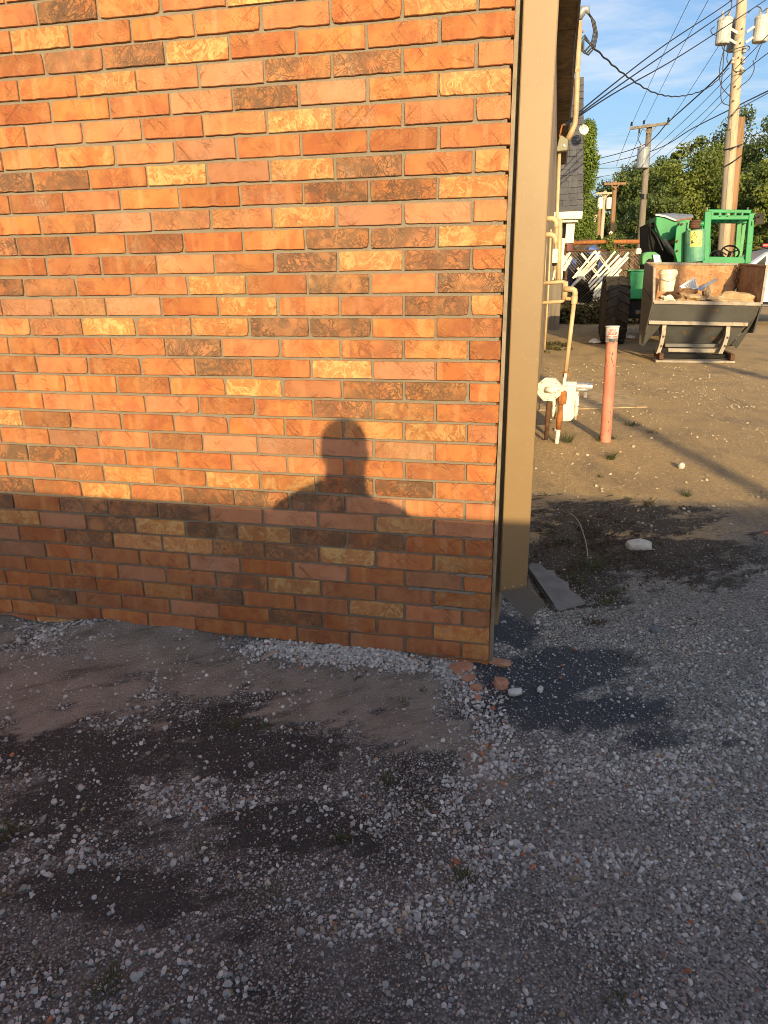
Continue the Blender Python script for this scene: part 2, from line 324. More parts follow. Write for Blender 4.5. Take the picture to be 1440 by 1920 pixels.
M = dict(
    elbowshade=simple('shade_darkened_spout_metal', (.062, .047, .033), (.052, .039, .028), 6, rough=.5, bump=.1),  # downspout metal for the elbow, with its shade put into the colour
    brick=make_brick_mat(), mortar=make_mortar_mat(), ground=make_ground_mat(), stone=col_attr_mat('crushed_stone'),
    trim=simple('weathered_caulk', (.30, .255, .19), (.20, .17, .13), 14, bump=.3),
    spout=simple('tan_painted_metal', (.235, .155, .074), (.21, .138, .066), 3, metal=.0, rough=.46, bump=.06, bscale=30, c3=(.25, .18, .10), s3=70),
    siding=simple('tan_siding', (.34, .245, .14), (.27, .195, .115), 2.5, rough=.6, bump=.2, bscale=40),
    soffit=simple('stained_soffit', (.20, .15, .095), (.075, .055, .038), 5, rough=.8, bump=.3, dist=1.0),
    fascia=simple('black_gutter', (.03, .028, .028), (.05, .045, .04), 6, rough=.45),
    pvc=simple('cream_painted_pipe', (.50, .37, .215), (.42, .31, .18), 9, rough=.5, bump=.1, c3=(.36, .24, .13), s3=30),
    mast=simple('painted_mast', (.44, .31, .185), (.33, .22, .13), 7, rough=.55, bump=.15),
    olive=simple('olive_box', (.17, .165, .11), (.14, .135, .09), 8, rough=.5),
    grey=simple('grey_metal', (.30, .31, .33), (.22, .23, .25), 8, rough=.45, metal=.3, bump=.1),
    alu=simple('bare_aluminium', (.55, .56, .58), (.40, .41, .43), 25, rough=.35, metal=.7, bump=.15),
    meterwhite=simple('chalky_white_paint', (.70, .70, .64), (.60, .60, .53), 10, rough=.7, bump=.2, c3=(.42, .33, .22), s3=35),
    rust=simple('orange_rust', (.36, .13, .035), (.17, .065, .025), 30, rough=.9, bump=.5, c3=(.48, .24, .07), s3=60),
    darkrust=simple('dark_rust', (.12, .055, .03), (.06, .03, .02), 25, rough=.9, bump=.4),
    salmon=simple('faded_red_paint', (.50, .165, .12), (.56, .23, .165), 5, rough=.65, bump=.15, bscale=60, c3=(.25, .12, .07), s3=32),
    slabgrey=simple('grey_plastic', (.17, .165, .16), (.12, .115, .11), 16, rough=.6, bump=.2),
    concrete=simple('worn_concrete', (.50, .36, .20), (.32, .23, .13), 9, rough=.95, bump=.4, bscale=120, c3=(.13, .10, .07), s3=9),
    shingle=simple('slate_grey_shingle', (.085, .088, .105), (.055, .057, .07), 5, rough=.9, bump=.5, bscale=90, bdist=.008),
    whitewood=simple('white_painted_wood', (.74, .70, .60), (.62, .58, .50), 6, rough=.6, bump=.1),
    redwood=simple('dark_red_paint', (.14, .03, .025), rough=.6),
    wire=simple('black_cable', (.012, .012, .013), rough=.5, bump=0),
    wiregrey=simple('weathered_cable', (.05, .05, .055), rough=.6, bump=0),
    polelight=simple('pale_pole_wood', (.45, .37, .265), (.36, .285, .20), 1.2, rough=.85, bump=.4, bscale=20, stretch=(8, 8, .8), c3=(.22, .15, .09), s3=3),
    polebrown=simple('brown_pole_wood', (.27, .155, .08), (.17, .095, .05), 1.5, rough=.9, bump=.5, bscale=20, stretch=(8, 8, .6)),
    polegrey=simple('grey_pole_wood', (.20, .17, .14), (.13, .11, .09), 1.5, rough=.9, bump=.4, bscale=20, stretch=(8, 8, .6)),
    tank=simple('transformer_grey', (.50, .49, .45), (.42, .41, .38), 4, rough=.5, bump=.05),
    tankblue=simple('transformer_blue_grey', (.26, .29, .33), (.20, .22, .26), 4, rough=.5, bump=.05),
    porcelain=simple('grey_porcelain', (.42, .40, .38), rough=.3, bump=0),
    green=simple('tractor_green', (.003, .20, .062), (.006, .25, .085), 4, rough=.55, bump=.08, c3=(.03, .12, .05), s3=18),
    greenpale=simple('faded_green', (.07, .28, .10), (.05, .22, .09), 5, rough=.6, bump=.1, c3=(.06, .17, .10), s3=22),
    barrelgreen=simple('worn_green_tank', (.13, .32, .20), (.05, .20, .16), 3, rough=.6, bump=.1, c3=(.03, .10, .09), s3=26),
    black=simple('black_machinery', (.007, .007, .007), (.012, .011, .010), 8, rough=.95, bump=.3),
    rubber=simple('dusty_rubber', (.016, .014, .013), (.045, .034, .025), 6, rough=.9, bump=.3),
    steel=simple('grey_hopper_steel', (.095, .098, .10), (.075, .075, .075), 3, rough=.5, bump=.15, c3=(.17, .115, .07), s3=6),
    hopperrust=simple('rusted_hopper_lining', (.30, .145, .065), (.44, .27, .14), 9, rough=.85, bump=.4, c3=(.16, .07, .035), s3=22, dist=1.2),
    railsteel=simple('pale_worn_steel', (.30, .27, .235), (.20, .165, .13), 8, rough=.6, bump=.2, c3=(.20, .09, .04), s3=11),
    yellow=simple('yellow_sticker', (.70, .58, .16), (.62, .52, .18), 20, rough=.6, bump=0),
    ink=simple('black_print', (.03, .03, .025), rough=.7, bump=0),
    pail=simple('dirty_white_plastic', (.72, .68, .56), (.60, .52, .38), 9, rough=.5, bump=.05, c3=(.40, .20, .06), s3=24),
    paper=simple('white_paper', (.72, .72, .72), (.62, .62, .63), 12, rough=.8, bump=.1, stretch=(1, 1, 6)),
    sack=simple('cement_sack_paper', (.46, .33, .19), (.34, .23, .13), 9, rough=.9, bump=.5, bscale=30, bdist=.02),
    darksack=simple('dark_grey_rubble', (.13, .12, .115), (.08, .075, .07), 9, rough=.9, bump=.6, bscale=40, bdist=.02),
    silver=simple('silver_car_paint', (.36, .39, .43), (.33, .36, .40), 2, rough=.3, metal=.5, bump=0),
    glass=simple('dark_car_glass', (.02, .025, .03), rough=.08, bump=0),
    redlamp=simple('red_lamp_lens', (.45, .02, .02), rough=.25, bump=0),
    tarp=simple('blue_tarp', (.08, .14, .42), (.05, .10, .32), 3, rough=.6, bump=.4, bscale=8, bdist=.03),
    browntarp=simple('brown_tarp', (.10, .07, .05), (.06, .045, .035), 3, rough=.8, bump=.4, bscale=8, bdist=.03),
    board=simple('brown_fence_board', (.22, .12, .06), (.13, .075, .04), 3, rough=.9, bump=.3, stretch=(8, 8, 1)),
    chain=simple('galvanised_wire', (.16, .155, .15), (.14, .09, .06), 9, rough=.6, metal=.3, bump=0),
    cup=None, bark=simple('tree_bark', (.15, .10, .062), (.09, .062, .04), 4, rough=.95, bump=.5, bscale=14, bdist=.03),
    leaf_a=leaf_mat('leaves_olive_green', (.105, .14, .02), (.19, .225, .036), (.065, .10, .02)),
    leaf_b=leaf_mat('leaves_dark_green', (.06, .095, .02), (.125, .165, .034), (.04, .07, .018)),
    leaf_c=leaf_mat('leaves_bright_green', (.11, .17, .02), (.19, .26, .04), (.07, .12, .02)),
    leaf_dry=leaf_mat('weeds_mixed', (.06, .085, .025), (.19, .13, .055), (.05, .045, .02)),
    litter=leaf_mat('leaf_litter_brown', (.03, .02, .012), (.12, .075, .04), (.018, .013, .009)),
    blade=leaf_mat('grass_blades', (.05, .085, .022), (.11, .115, .04), (.07, .07, .03)),
    skin=simple('skin', (.45, .27, .19), rough=.6, bump=0), shirt=simple('dark_shirt', (.05, .06, .09), rough=.9), jeans=simple('blue_jeans', (.06, .08, .14), rough=.9),
    chip=simple('broken_brick', (.38, .17, .10), (.42, .24, .16), 30, rough=.9, bump=.5),
    limestone=simple('white_limestone', (.52, .52, .50), (.40, .40, .38), 30, rough=.9, bump=.6, bscale=80, bdist=.01),
    bluestone=simple('blue_grey_stone', (.13, .15, .18), rough=.85, bump=.3), woodchip=simple('weathered_wood', (.38, .30, .24), (.28, .22, .17), 20, rough=.9, stretch=(1, 6, 1)),
    wallback=simple('plain_stucco', (.35, .30, .25), rough=.9),
)
def cup_mat():
    t = NT('frosted_plastic'); t.done((.82, .80, .80), .35, 0); t.put(t.b.inputs['Transmission Weight'], .35); t.put(t.b.inputs['Alpha'], .92); return t.m
M['cup'] = cup_mat()
tclear = NT('clear_plastic'); tclear.done((.85, .83, .83), .12, 0); tclear.put(tclear.b.inputs['Transmission Weight'], .9); tclear.put(tclear.b.inputs['IOR'], 1.1); M['clear'] = tclear.m

# ------------------------------------------------------------------ ground
def blobs(x, y, L, s, ragged=.55):
    a, b = x * .83 + y * .56, -x * .56 + y * .83        # drag marks run from the wall down to the left
    n = fbm(a * 4.5, b * 11, s, 5) - .5; n2 = fbm(a * 18, b * 38, s + 3, 4) - .5; t = np.zeros_like(x)
    for cx, cy, rx, ry in L:
        d = np.sqrt(((x - cx) / rx) ** 2 + ((y - cy) / ry) ** 2) + n * ragged * 3.4 + n2 * ragged * 2.0
        t = np.maximum(t, np.clip(1.45 - d, 0, 1))
    return t
SAND = [(-1.44, -.40, .46, .24), (-1.25, -.15, .33, .24), (-.96, -.24, .26, .2), (-.51, -.31, .2, .22), (-.23, -.31, .2, .19), (.05, -.57, .08, .14), (-.36, -.2, .2, .16), (-1.8, -.35, .4, .2), (-2.3, -.3, .6, .25)]
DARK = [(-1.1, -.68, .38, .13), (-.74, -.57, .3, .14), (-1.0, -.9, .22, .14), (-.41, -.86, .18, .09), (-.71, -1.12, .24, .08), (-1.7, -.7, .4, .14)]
WET = [(.16, -.06, .2, .24), (.3, .09, .22, .2), (.09, .24, .1, .15), (.41, -.18, .24, .15)]
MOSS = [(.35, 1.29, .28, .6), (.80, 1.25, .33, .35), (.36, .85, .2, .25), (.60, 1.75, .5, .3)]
GRAVEL = [(-.52, -.05, .37, .08), (-.13, -.07, .08, .13), (-.04, -.24, .1, .16), (.09, -.41, .13, .11), (.31, -.51, .26, .11), (.53, -.42, .18, .14), (.17, -.87, .24, .14), (-.31, -.76, .14, .11), (-.76, -.8, .2, .07), (-1.69, -.16, .3, .13), (-1.08, -.33, .05, .2), (.74, -.28, .12, .16), (-.88, -.98, .22, .07), (.03, -.65, .08, .12), (-.82, -.16, .05, .2), (-1.25, -.78, .2, .05), (.45, -.8, .2, .14), (-.1, -1.0, .3, .08), (.7, -.65, .2, .12)]
def gz(x, y):
    x = np.asarray(x, float); y = np.asarray(y, float)
    near = np.clip(1 - np.hypot(x, y + .3) / 9, 0, 1)
    z = (fbm(x * 2.2, y * 2.2, 5, 3) - .5) * .022 * near + (fbm(x * 11, y * 11, 8, 3) - .5) * .010 * near
    inx = np.clip((.10 - x) / .14, 0, 1)
    bank = np.exp(-(np.minimum(y, 0) / .17) ** 2) * (y < .4)
    lump = .018 * np.exp(-((x + 1.5) / .12) ** 2) + .010 * np.exp(-((x + 1.2) / .1) ** 2) - .02 * np.exp(-((x + 1.80) / .16) ** 2)
    z = z + bank * (.030 + lump) * inx - .006 * np.clip(-y / .8, 0, 1)
    z = z + .012 * np.clip((x + 99) * 0 + (blobs(x, y, SAND, 3) - .3), 0, 1) * (y < .2) * (near > .6)
    return z
def gzf(x, y): return float(gz(np.array([x]), np.array([y]))[0])
def axis(lo, hi, step, far):
    a = list(np.arange(lo, hi + 1e-6, step)); d = step
    while a[-1] < far: d *= 1.18; a.append(a[-1] + d)
    d = step
    while a[0] > -far: d *= 1.18; a.insert(0, a[0] - d)
    return np.array(a)
gx = axis(-2.5, 2.1, .0125, 600); gy = axis(-1.6, 2.6, .0125, 700)
GX, GY = np.meshgrid(gx, gy); fx, fy = GX.ravel(), GY.ravel()
nx, ny = len(gx), len(gy)
idx = np.arange(nx * ny).reshape(ny, nx)
quads = np.stack([idx[:-1, :-1], idx[:-1, 1:], idx[1:, 1:], idx[1:, :-1]], -1).reshape(-1, 4)
dirt = np.clip((fy - .2 - .9 * np.clip(fx - .35, 0, 1.2)) / 1.5, 0, 1) * .95 + (fbm(fx * 1.3, fy * 1.3, 21) - .5) * .6
dirt = np.where(fy > 2.4, np.maximum(dirt, .45 + (fbm(fx * .8, fy * .5, 31) - .42) * 1.3), dirt) * (fy > .25)
ground = np_mesh('ground', np.stack([fx, fy, gz(fx, fy)], 1), quads, M['ground'],
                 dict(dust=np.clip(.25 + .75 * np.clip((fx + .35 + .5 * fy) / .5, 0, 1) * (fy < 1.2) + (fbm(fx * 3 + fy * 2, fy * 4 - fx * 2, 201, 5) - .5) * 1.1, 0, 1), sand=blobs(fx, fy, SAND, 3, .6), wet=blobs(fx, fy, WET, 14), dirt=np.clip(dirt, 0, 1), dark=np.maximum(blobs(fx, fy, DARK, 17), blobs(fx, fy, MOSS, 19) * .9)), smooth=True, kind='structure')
pad = MB().slab([(.13, 5.0, .0), (1.21, 5.34, .0), (1.10, 6.35, .0), (.16, 6.2, .0)], (0, 0, .009)).build('concrete_pad', M['concrete'], bevel=.003, kind='structure')

# ------------------------------------------------------------------ loose stones
def templates(n, sub, seed):
    rg = np.random.default_rng(seed); out = []
    if sub:
        ph = (1 + 5 ** .5) / 2
        V = np.array([(-1, ph, 0), (1, ph, 0), (-1, -ph, 0), (1, -ph, 0), (0, -1, ph), (0, 1, ph), (0, -1, -ph), (0, 1, -ph), (ph, 0, -1), (ph, 0, 1), (-ph, 0, -1), (-ph, 0, 1)]) / 1.9
        F = np.array([(0, 11, 5), (0, 5, 1), (0, 1, 7), (0, 7, 10), (0, 10, 11), (1, 5, 9), (5, 11, 4), (11, 10, 2), (10, 7, 6), (7, 1, 8), (3, 9, 4), (3, 4, 2), (3, 2, 6), (3, 6, 8), (3, 8, 9), (4, 9, 5), (2, 4, 11), (6, 2, 10), (8, 6, 7), (9, 8, 1)])
    else:
        V = np.array([(1, 0, 0), (-1, 0, 0), (0, 1, 0), (0, -1, 0), (0, 0, 1), (0, 0, -1)], float)
        F = np.array([(0, 2, 4), (2, 1, 4), (1, 3, 4), (3, 0, 4), (2, 0, 5), (1, 2, 5), (3, 1, 5), (0, 3, 5)])
    for i in range(n):
        v = V * (1 + rg.uniform(-.28, .28, (len(V), 1))) + rg.normal(0, .07, V.shape)
        out.append((v * np.array([1, rg.uniform(.6, .95), rg.uniform(.5, .85)]), F))
    return out
def scatter(P, S, C, sub, seed):
    T = templates(10, sub, seed); rg = np.random.default_rng(seed + 1); n = len(P); tv, tf, tcol = [], [], []; off = 0
    q = rg.normal(size=(n, 4)) * np.array([1, .35, .35, 1]); q /= np.linalg.norm(q, axis=1, keepdims=True)
    w, x, y, z = q.T
    Rm = np.stack([1 - 2 * (y * y + z * z), 2 * (x * y - z * w), 2 * (x * z + y * w), 2 * (x * y + z * w), 1 - 2 * (x * x + z * z), 2 * (y * z - x * w), 2 * (x * z - y * w), 2 * (y * z + x * w), 1 - 2 * (x * x + y * y)], 1).reshape(n, 3, 3)
    k = rg.integers(0, len(T), n)
    for i, (v, f) in enumerate(T):
        s = np.where(k == i)[0]
        if not len(s): continue
        vv = np.einsum('nij,vj->nvi', Rm[s], v) * S[s, None, None] + P[s, None, :]
        tv.append(vv.reshape(-1, 3)); tf.append((f[None] + (np.arange(len(s)) * len(v))[:, None, None]).reshape(-1, 3) + off); tcol.append(np.repeat(C[s], len(v), 0)); off += len(s) * len(v)
    return np.concatenate(tv), np.concatenate(tf), np.concatenate(tcol)
def in_view(x, y, z, pad=40):
    d = np.stack([x - CAM_LOC.x, y - CAM_LOC.y, z - CAM_LOC.z], -1); a = d @ np.array(CAM_R); b = d @ np.array(CAM_D); c = d @ np.array(CAM_F)
    px, py = 720 + FPX * a / c, 960 + FPX * b / c
    return (c > .05) & (px > -pad) & (px < 1440 + pad) & (py > -pad) & (py < 1920 + pad)
def sample(n, dens, x0, x1, y0, y1, seed):
    rg = np.random.default_rng(seed); X, Y = [], []; have = 0
    while have < n:
        x, y = rg.uniform(x0, x1, n), rg.uniform(y0, y1, n); ok = (rg.random(n) < dens(x, y)) & in_view(x, y, x * 0, 300) & ~((x < .012) & (y > -.003))
        X.append(x[ok]); Y.append(y[ok]); have += ok.sum()
    return np.concatenate(X)[:n], np.concatenate(Y)[:n]
PAL = np.array([(.58, .575, .56), (.49, .49, .485), (.70, .69, .67), (.38, .385, .39), (.52, .46, .38), (.26, .255, .24), (.40, .30, .20), (.46, .18, .095)])
def stones(n, dens, box, seed, s0, s1, w, sub, bias=2.2, tint=(1, 1, 1), embed=.2):
    rg = np.random.default_rng(seed + 9); x, y = sample(n, dens, *box, seed)
    S = s0 + (s1 - s0) * rg.random(n) ** bias; C = PAL[rg.choice(len(PAL), n, p=np.array(w) / sum(w))] * rg.uniform(.55, 1.0, (n, 1)) * np.array(tint)
    return scatter(np.stack([x, y, gz(x, y) + S * embed], 1), S, C, sub, seed)
def d_grav(x, y):
    return np.clip(.05 + .85 * blobs(x, y, GRAVEL, 41, .75) ** 1.7 * np.clip(.15 + (fbm(x * 13, y * 13, 57) - .40) * 4.5, .08, 1) + .30 * np.clip((fbm(x * 7, y * 7, 51) - .48) * 6, 0, 1) * (y < .5), 0, 1) * np.where(blobs(x, y, WET, 14) > .35, .13, 1) * np.where(blobs(x, y, SAND, 3) > .45, .18, 1) * np.where(y > .7, .05, 1) * np.where(blobs(x, y, DARK, 17) > .4, .25, 1)
def d_mid(x, y):
    return np.clip(.25 + .75 * blobs(x, y, GRAVEL, 41, .5) + .35 * (fbm(x * 5, y * 5, 61) - .35), 0, 1) * np.where(blobs(x, y, SAND, 3) > .5, .30, 1) * np.where(blobs(x, y, WET, 14) > .4, .5, 1) * np.where(y > .9, .25, 1) * np.where(blobs(x, y, DARK, 17) > .4, .3, 1)
def merge(parts):
    V, F, C, o = [], [], [], 0
    for v, f, c in parts: V.append(v); F.append(f + o); C.append(c); o += len(v)
    return np.concatenate(V), np.concatenate(F), np.concatenate(C)
near = (-2.3, 1.9, -1.55, 2.2)
V, F, C = merge([stones(9000, d_grav, near, 101, .0034, .0085, (7, 6, 4, 3, 2, 1, .8, .3), True, 2.0),
                 stones(1500, lambda x, y: np.clip(1.3 - np.hypot((x + .50) / .36, (y + .045) / .075) + (fbm(x * 9, y * 9, 97) - .5) * 1.2, 0, 1), (-1.0, .05, -.2, .04), 103, .004, .0105, (7, 6, 5, 3, 1, .5, .4, .5), True, 1.5, embed=.35),
                 stones(420, lambda x, y: np.clip(1.2 - np.abs(np.hypot(x + .32, (y + .42) * .9) - .36) / .07 + (fbm(x * 9, y * 9, 98) - .5) * 1.4, 0, 1) * (x > -.15) * (y > -.62), (-.15, .15, -.62, -.02), 104, .004, .010, (7, 6, 5, 3, 1, .5, .4, 1.5), True, 1.5),
                 stones(9500, lambda x, y: np.clip((x + .35 + .3 * y) / .4, 0, 1) * np.clip(.30 + (fbm(x * 4, y * 4, 99) - .42) * 3, .1, 1) * (y < .55) * np.where(blobs(x, y, WET, 14) > .3, .2, 1), (-.7, 1.7, -1.5, .6), 107, .0020, .0052, (6, 6, 5, 4, 3, 2, 2, .15), True, 1.5),
                 stones(330, d_grav, near, 111, .008, .0135, (7, 6, 5, 2, 1, .5, .2, .3), True, 2.0),
                 stones(30000, d_mid, near, 121, .0018, .0044, (4, 5, 2, 4, 3, 4, 3, .25), True, 1.5, (.85, .85, .86)),
                 stones(96000, lambda x, y: np.clip(d_mid(x, y) + .25, 0, 1), near, 131, .0011, .0024, (2, 2, 1, 3, 3, 5, 3, .3), False, 1.3, (.8, .8, .82))])
np_mesh('gravel', V, F, M['stone'], dict(Col=C), kind='stuff', label='pale crushed limestone gravel scattered over the dark worn asphalt')
V, F, C = merge([stones(1500, lambda x, y: np.clip(.2 + (fbm(x * 2, y * 2, 71) - .4), 0, 1), (-.1, 6, 1.6, 9), 141, .005, .016, (3, 1, 3, 1, 6, 1, 4, .3), True, 2.6, (1.0, .88, .70)),
                 stones(22000, lambda x, y: np.clip(.15 + 1.6 * (fbm(x * 1.6, y * 1.6, 81) - .35), 0, 1), (-.1, 5, 1.8, 8), 151, .002, .0055, (2, 1, 2, 2, 6, 2, 5, .3), False, 2.0, (.95, .82, .64))])
np_mesh('loose_chippings', V, F, M['stone'], dict(Col=C), kind='stuff', label='tan stone chippings lying on the sunlit dirt of the alley')

def rock(name, mat, loc, size, label, cat, seed, rot=0, group=None, sq=.55):
    rg = np.random.default_rng(seed); me = bpy.data.meshes.new(name); import bmesh
    bm = bmesh.new(); bmesh.ops.create_icosphere(bm, subdivisions=3 if sq > .6 else 2, radius=1)
    for v in bm.verts:
        c = v.co; k = 1 / max(abs(c.x), abs(c.y), abs(c.z)) ** sq; c *= k * rg.uniform(.88, 1.07)
        v.co = Vector((c.x * size[0] / 2, c.y * size[1] / 2, c.z * size[2] / 2))
    bm.to_mesh(me); bm.free(); me.materials.append(mat)
    o = bpy.data.objects.new(name, me); COL.objects.link(o); o.rotation_euler = (rg.uniform(-.1, .1), rg.uniform(-.1, .1), rot)
    o.location = (loc[0], loc[1], gzf(*loc[:2]) + size[2] * .36)
    return tag(o, label, cat, group)
rock('rock', M['limestone'], (.655, 1.29), (.125, .08, .055), 'white block of limestone on the dark dirt beyond the downspout', 'rock', 1, .1)
rock('stone', M['bluestone'], (.612, .40), (.042, .034, .026), 'smooth blue grey stone lying on the asphalt by itself', 'stone', 2)
rock('brick_fragment', M['chip'], (.05, -.105), (.048, .04, .034), 'chunk of orange brick on the wet asphalt near the wall corner', 'brick fragment', 3, .25, None, .85)
rock('brick_fragment', M['chip'], (.035, .03), (.085, .032, .02), 'flat red brick shard lying right at the foot of the wall corner', 'brick fragment', 4, -.1, None, .8)
for k, (x, y, w) in enumerate([(-.085, -.02, .07), (-.06, -.075, .05), (-.10, -.05, .045), (-.03, -.12, .04), (-.115, .0 - .03, .04), (-.02, -.17, .03)]):
    rock('brick_chip', M['chip'], (x, y - .02), (w, w * .7, .012), 'crumbled orange brick chip in the gravel below the wall corner', 'brick chip', 10 + k, k, 'brick chips below the wall corner', .75)
rock('stone', M['limestone'], (.099, -.135), (.05, .03, .026), 'white stone touching the gravel beside the orange brick chunk', 'stone', 20, .3)
rock('stone', M['limestone'], (.18, -.10), (.028, .02, .02), 'small white stone alone on the wet black patch', 'stone', 21, 1.3)
rock('stone', M['limestone'], (1.13, 2.92), (.05, .045, .05), 'round cream stone in the sun on the far tan dirt', 'stone', 23, 1.3)
rock('stone', M['limestone'], (.29, 4.05), (.05, .04, .03), 'pale stone on the dirt in front of the gas meter foot', 'stone', 25, .4)
w_ = MB().box((-.775, -.098, gzf(-.775, -.098) + .008), (.014, .058, .008), Matrix.Rotation(-.62, 3, 'Z') @ Matrix.Rotation(.12, 3, 'X')).build('wood_chip', M['woodchip'], bevel=.002)
tag(w_, 'pale flat sliver of wood on the gravel under the brick wall', 'wood chip')

# ------------------------------------------------------------------ the brick building
BP, BH, BL, BT = .2032, .065, .1945, .0565
bld = thing('brick_building', 'orange brick building with tan metal siding and a tan downspout at its corner', 'building', (0, 0, 0))
MB().hexa([(-7, .0085, -.3), (-.009, .0085, -.3), (-7, .06, -.3), (-.009, .06, -.3), (-7, .0085, 3.25), (-.009, .0085, 3.25), (-7, .06, 3.25), (-.009, .06, 3.25)]).build('mortar', M['mortar'], bld)
MB().hexa([(-7, .065, -.3), (-.01, .065, -.3), (-7, 13.4, -.3), (.185, 13.4, -.3), (-7, .065, 3.3), (-.01, .065, 3.3), (-7, 13.4, 3.3), (.185, 13.4, 3.3)]).build('wall_core', M['soffit'], bld)
MB().slab([(-7.2, -.25, 3.46), (.20, -.25, 3.46), (.34, 13.7, 3.46), (-7.2, 13.7, 3.46)], (0, 0, .12)).build('roof', M['fascia'], bld)
def brick_mesh(i, length):
    rg = np.random.default_rng(500 + i); nx_, nz_ = 10, 4; L, H = length / 2, BT / 2; V, Fc = [], []
    cornr = rg.uniform(.0, .0010, 4) + (rg.random(4) < .10) * .0035; top = rg.normal(0, .0004, nx_); bot = np.abs(rg.normal(0, .0008, nx_)); 
    if rg.random() < .45: bot[rg.integers(1, nx_ - 1)] += rg.uniform(.0008, .002)
    lf, rt = rg.normal(0, .0005, nz_), rg.normal(0, .0005, nz_)
    def edge(ix, iz, ins):
        x = -L + 2 * L * ix / (nx_ - 1); z = -H + 2 * H * iz / (nz_ - 1)
        if ix == 0: x += ins + lf[iz]
        if ix == nx_ - 1: x -= ins + rt[iz]
        if iz == 0: z += ins + bot[ix]
        if iz == nz_ - 1: z -= ins + top[ix]
        for c, (cx, cz) in enumerate(((0, 0), (nx_ - 1, 0), (0, nz_ - 1), (nx_ - 1, nz_ - 1))):
            if ix == cx and iz == cz: x += (cornr[c] if cx == 0 else -cornr[c]); z += (cornr[c] if cz == 0 else -cornr[c]) * .6
        return x, z
    for iz in range(nz_):
        for ix in range(nx_):
            x, z = edge(ix, iz, .0014); V.append((x, rg.normal(0, .00035), z))
    for iz in range(nz_ - 1):
        for ix in range(nx_ - 1): a = iz * nx_ + ix; Fc.append((a, a + 1, a + nx_ + 1, a + nx_))
    ring = [(ix, 0) for ix in range(nx_)] + [(nx_ - 1, iz) for iz in range(1, nz_)] + [(ix, nz_ - 1) for ix in range(nx_ - 2, -1, -1)] + [(0, iz) for iz in range(nz_ - 2, 0, -1)]
    n = len(ring); o1 = len(V); V += [(edge(ix, iz, 0)[0], .0022, edge(ix, iz, 0)[1]) for ix, iz in ring]
    o2 = len(V); V += [(edge(ix, iz, 0)[0], .058, edge(ix, iz, 0)[1]) for ix, iz in ring]
    for k in range(n):
        k2 = (k + 1) % n; f0, f1 = ring[k][1] * nx_ + ring[k][0], ring[k2][1] * nx_ + ring[k2][0]
        Fc.append((f0, o1 + k, o1 + k2, f1)); Fc.append((o1 + k, o2 + k, o2 + k2, o1 + k2))
    Fc.append(tuple(o2 + k for k in range(n)))
    return V, Fc
def as_mesh(VF, name):
    me = bpy.data.meshes.new(name); me.from_pydata(VF[0], [], [f[::-1] if False else f for f in VF[1]]); me.materials.append(M['brick']); return me
full_vf = [brick_mesh(i, BL) for i in range(16)]; half_vf = [brick_mesh(100 + i, BL - BP / 2) for i in range(5)]
full_me = [as_mesh(v, 'brick') for v in full_vf]; half_me = [as_mesh(v, 'brick') for v in half_vf]
LOOK = {
 'dark': [(-12, 1), (-10, 2), (-9, 4.5), (-9, 5.5), (-8, 4), (-5, -0.5), (-5, 0.5), (-5, 5.5), (-4, 5), (-4, 6), (-2, -1), (-2, 5), (-2, 6), (-1, 4.5), (-1, 6.5), (0, -1), (0, 5), (0, 7), (1, 6.5), (2, 4), (2, 5), (3, 2.5), (4, 3), (5, 5.5), (5, 6.5), (6, 5), (9, -1.5), (9, -0.5), (10, 5), (10, 6), (11, -1.5), (11, 2.5), (11, 3.5), (11, 4.5), (12, -2), (12, 0), (12, 1), (12, 2), (13, 0.5), (13, 2.5), (13, 4.5), (13, 5.5), (14, 0), (14, 3), (14, 4), (16, 3), (17, 2.5), (18, -1), (18, 4)],
 'mild': [(-10, 1), (-3, 0.5), (-3, 2.5), (-3, 3.5), (-2, 0), (-2, 2), (0, 0), (2, 0), (2, 2), (3, 5.5), (6, 6), (7, -0.5), (8, 2), (10, 0), (11, -0.5)],
 'cream': [(-11, 0.5), (-11, 6.5), (-10, 3), (-9, 1.5), (-8, 7), (-7, 4.5), (-5, 2.5), (-5, 4.5), (-4, 7), (-3, 4.5), (-2, 7), (-1, 5.5), (0, 3), (1, 3.5), (2, 1), (2, 3), (4, 5), (5, 3.5), (7, -1.5), (7, 6.5), (10, 3), (10, 4), (11, 0.5), (12, 6), (13, -1.5), (13, 1.5), (13, 3.5), (14, 1), (14, 2), (14, 5), (14, 7), (16, 4), (17, 5.5)],
 'pale': [(-9, 3.5), (-8, 3), (-8, 5), (-6, 3), (-5, 3.5), (-3, 1.5), (-3, 5.5), (-3, 6.5), (1, -0.5), (1, 0.5), (1, 1.5), (4, 6), (8, 0), (8, 3), (8, 4), (8, 5), (8, 6), (11, 5.5), (12, 3), (12, 4), (12, 5), (12, 7), (13, -0.5), (14, -2), (15, -1.5), (15, 2.5), (15, 4.5), (15, 6.5), (16, 1), (18, 2)]}
look_of = {kj: t for t, L in LOOK.items() for kj in L}
cells = []
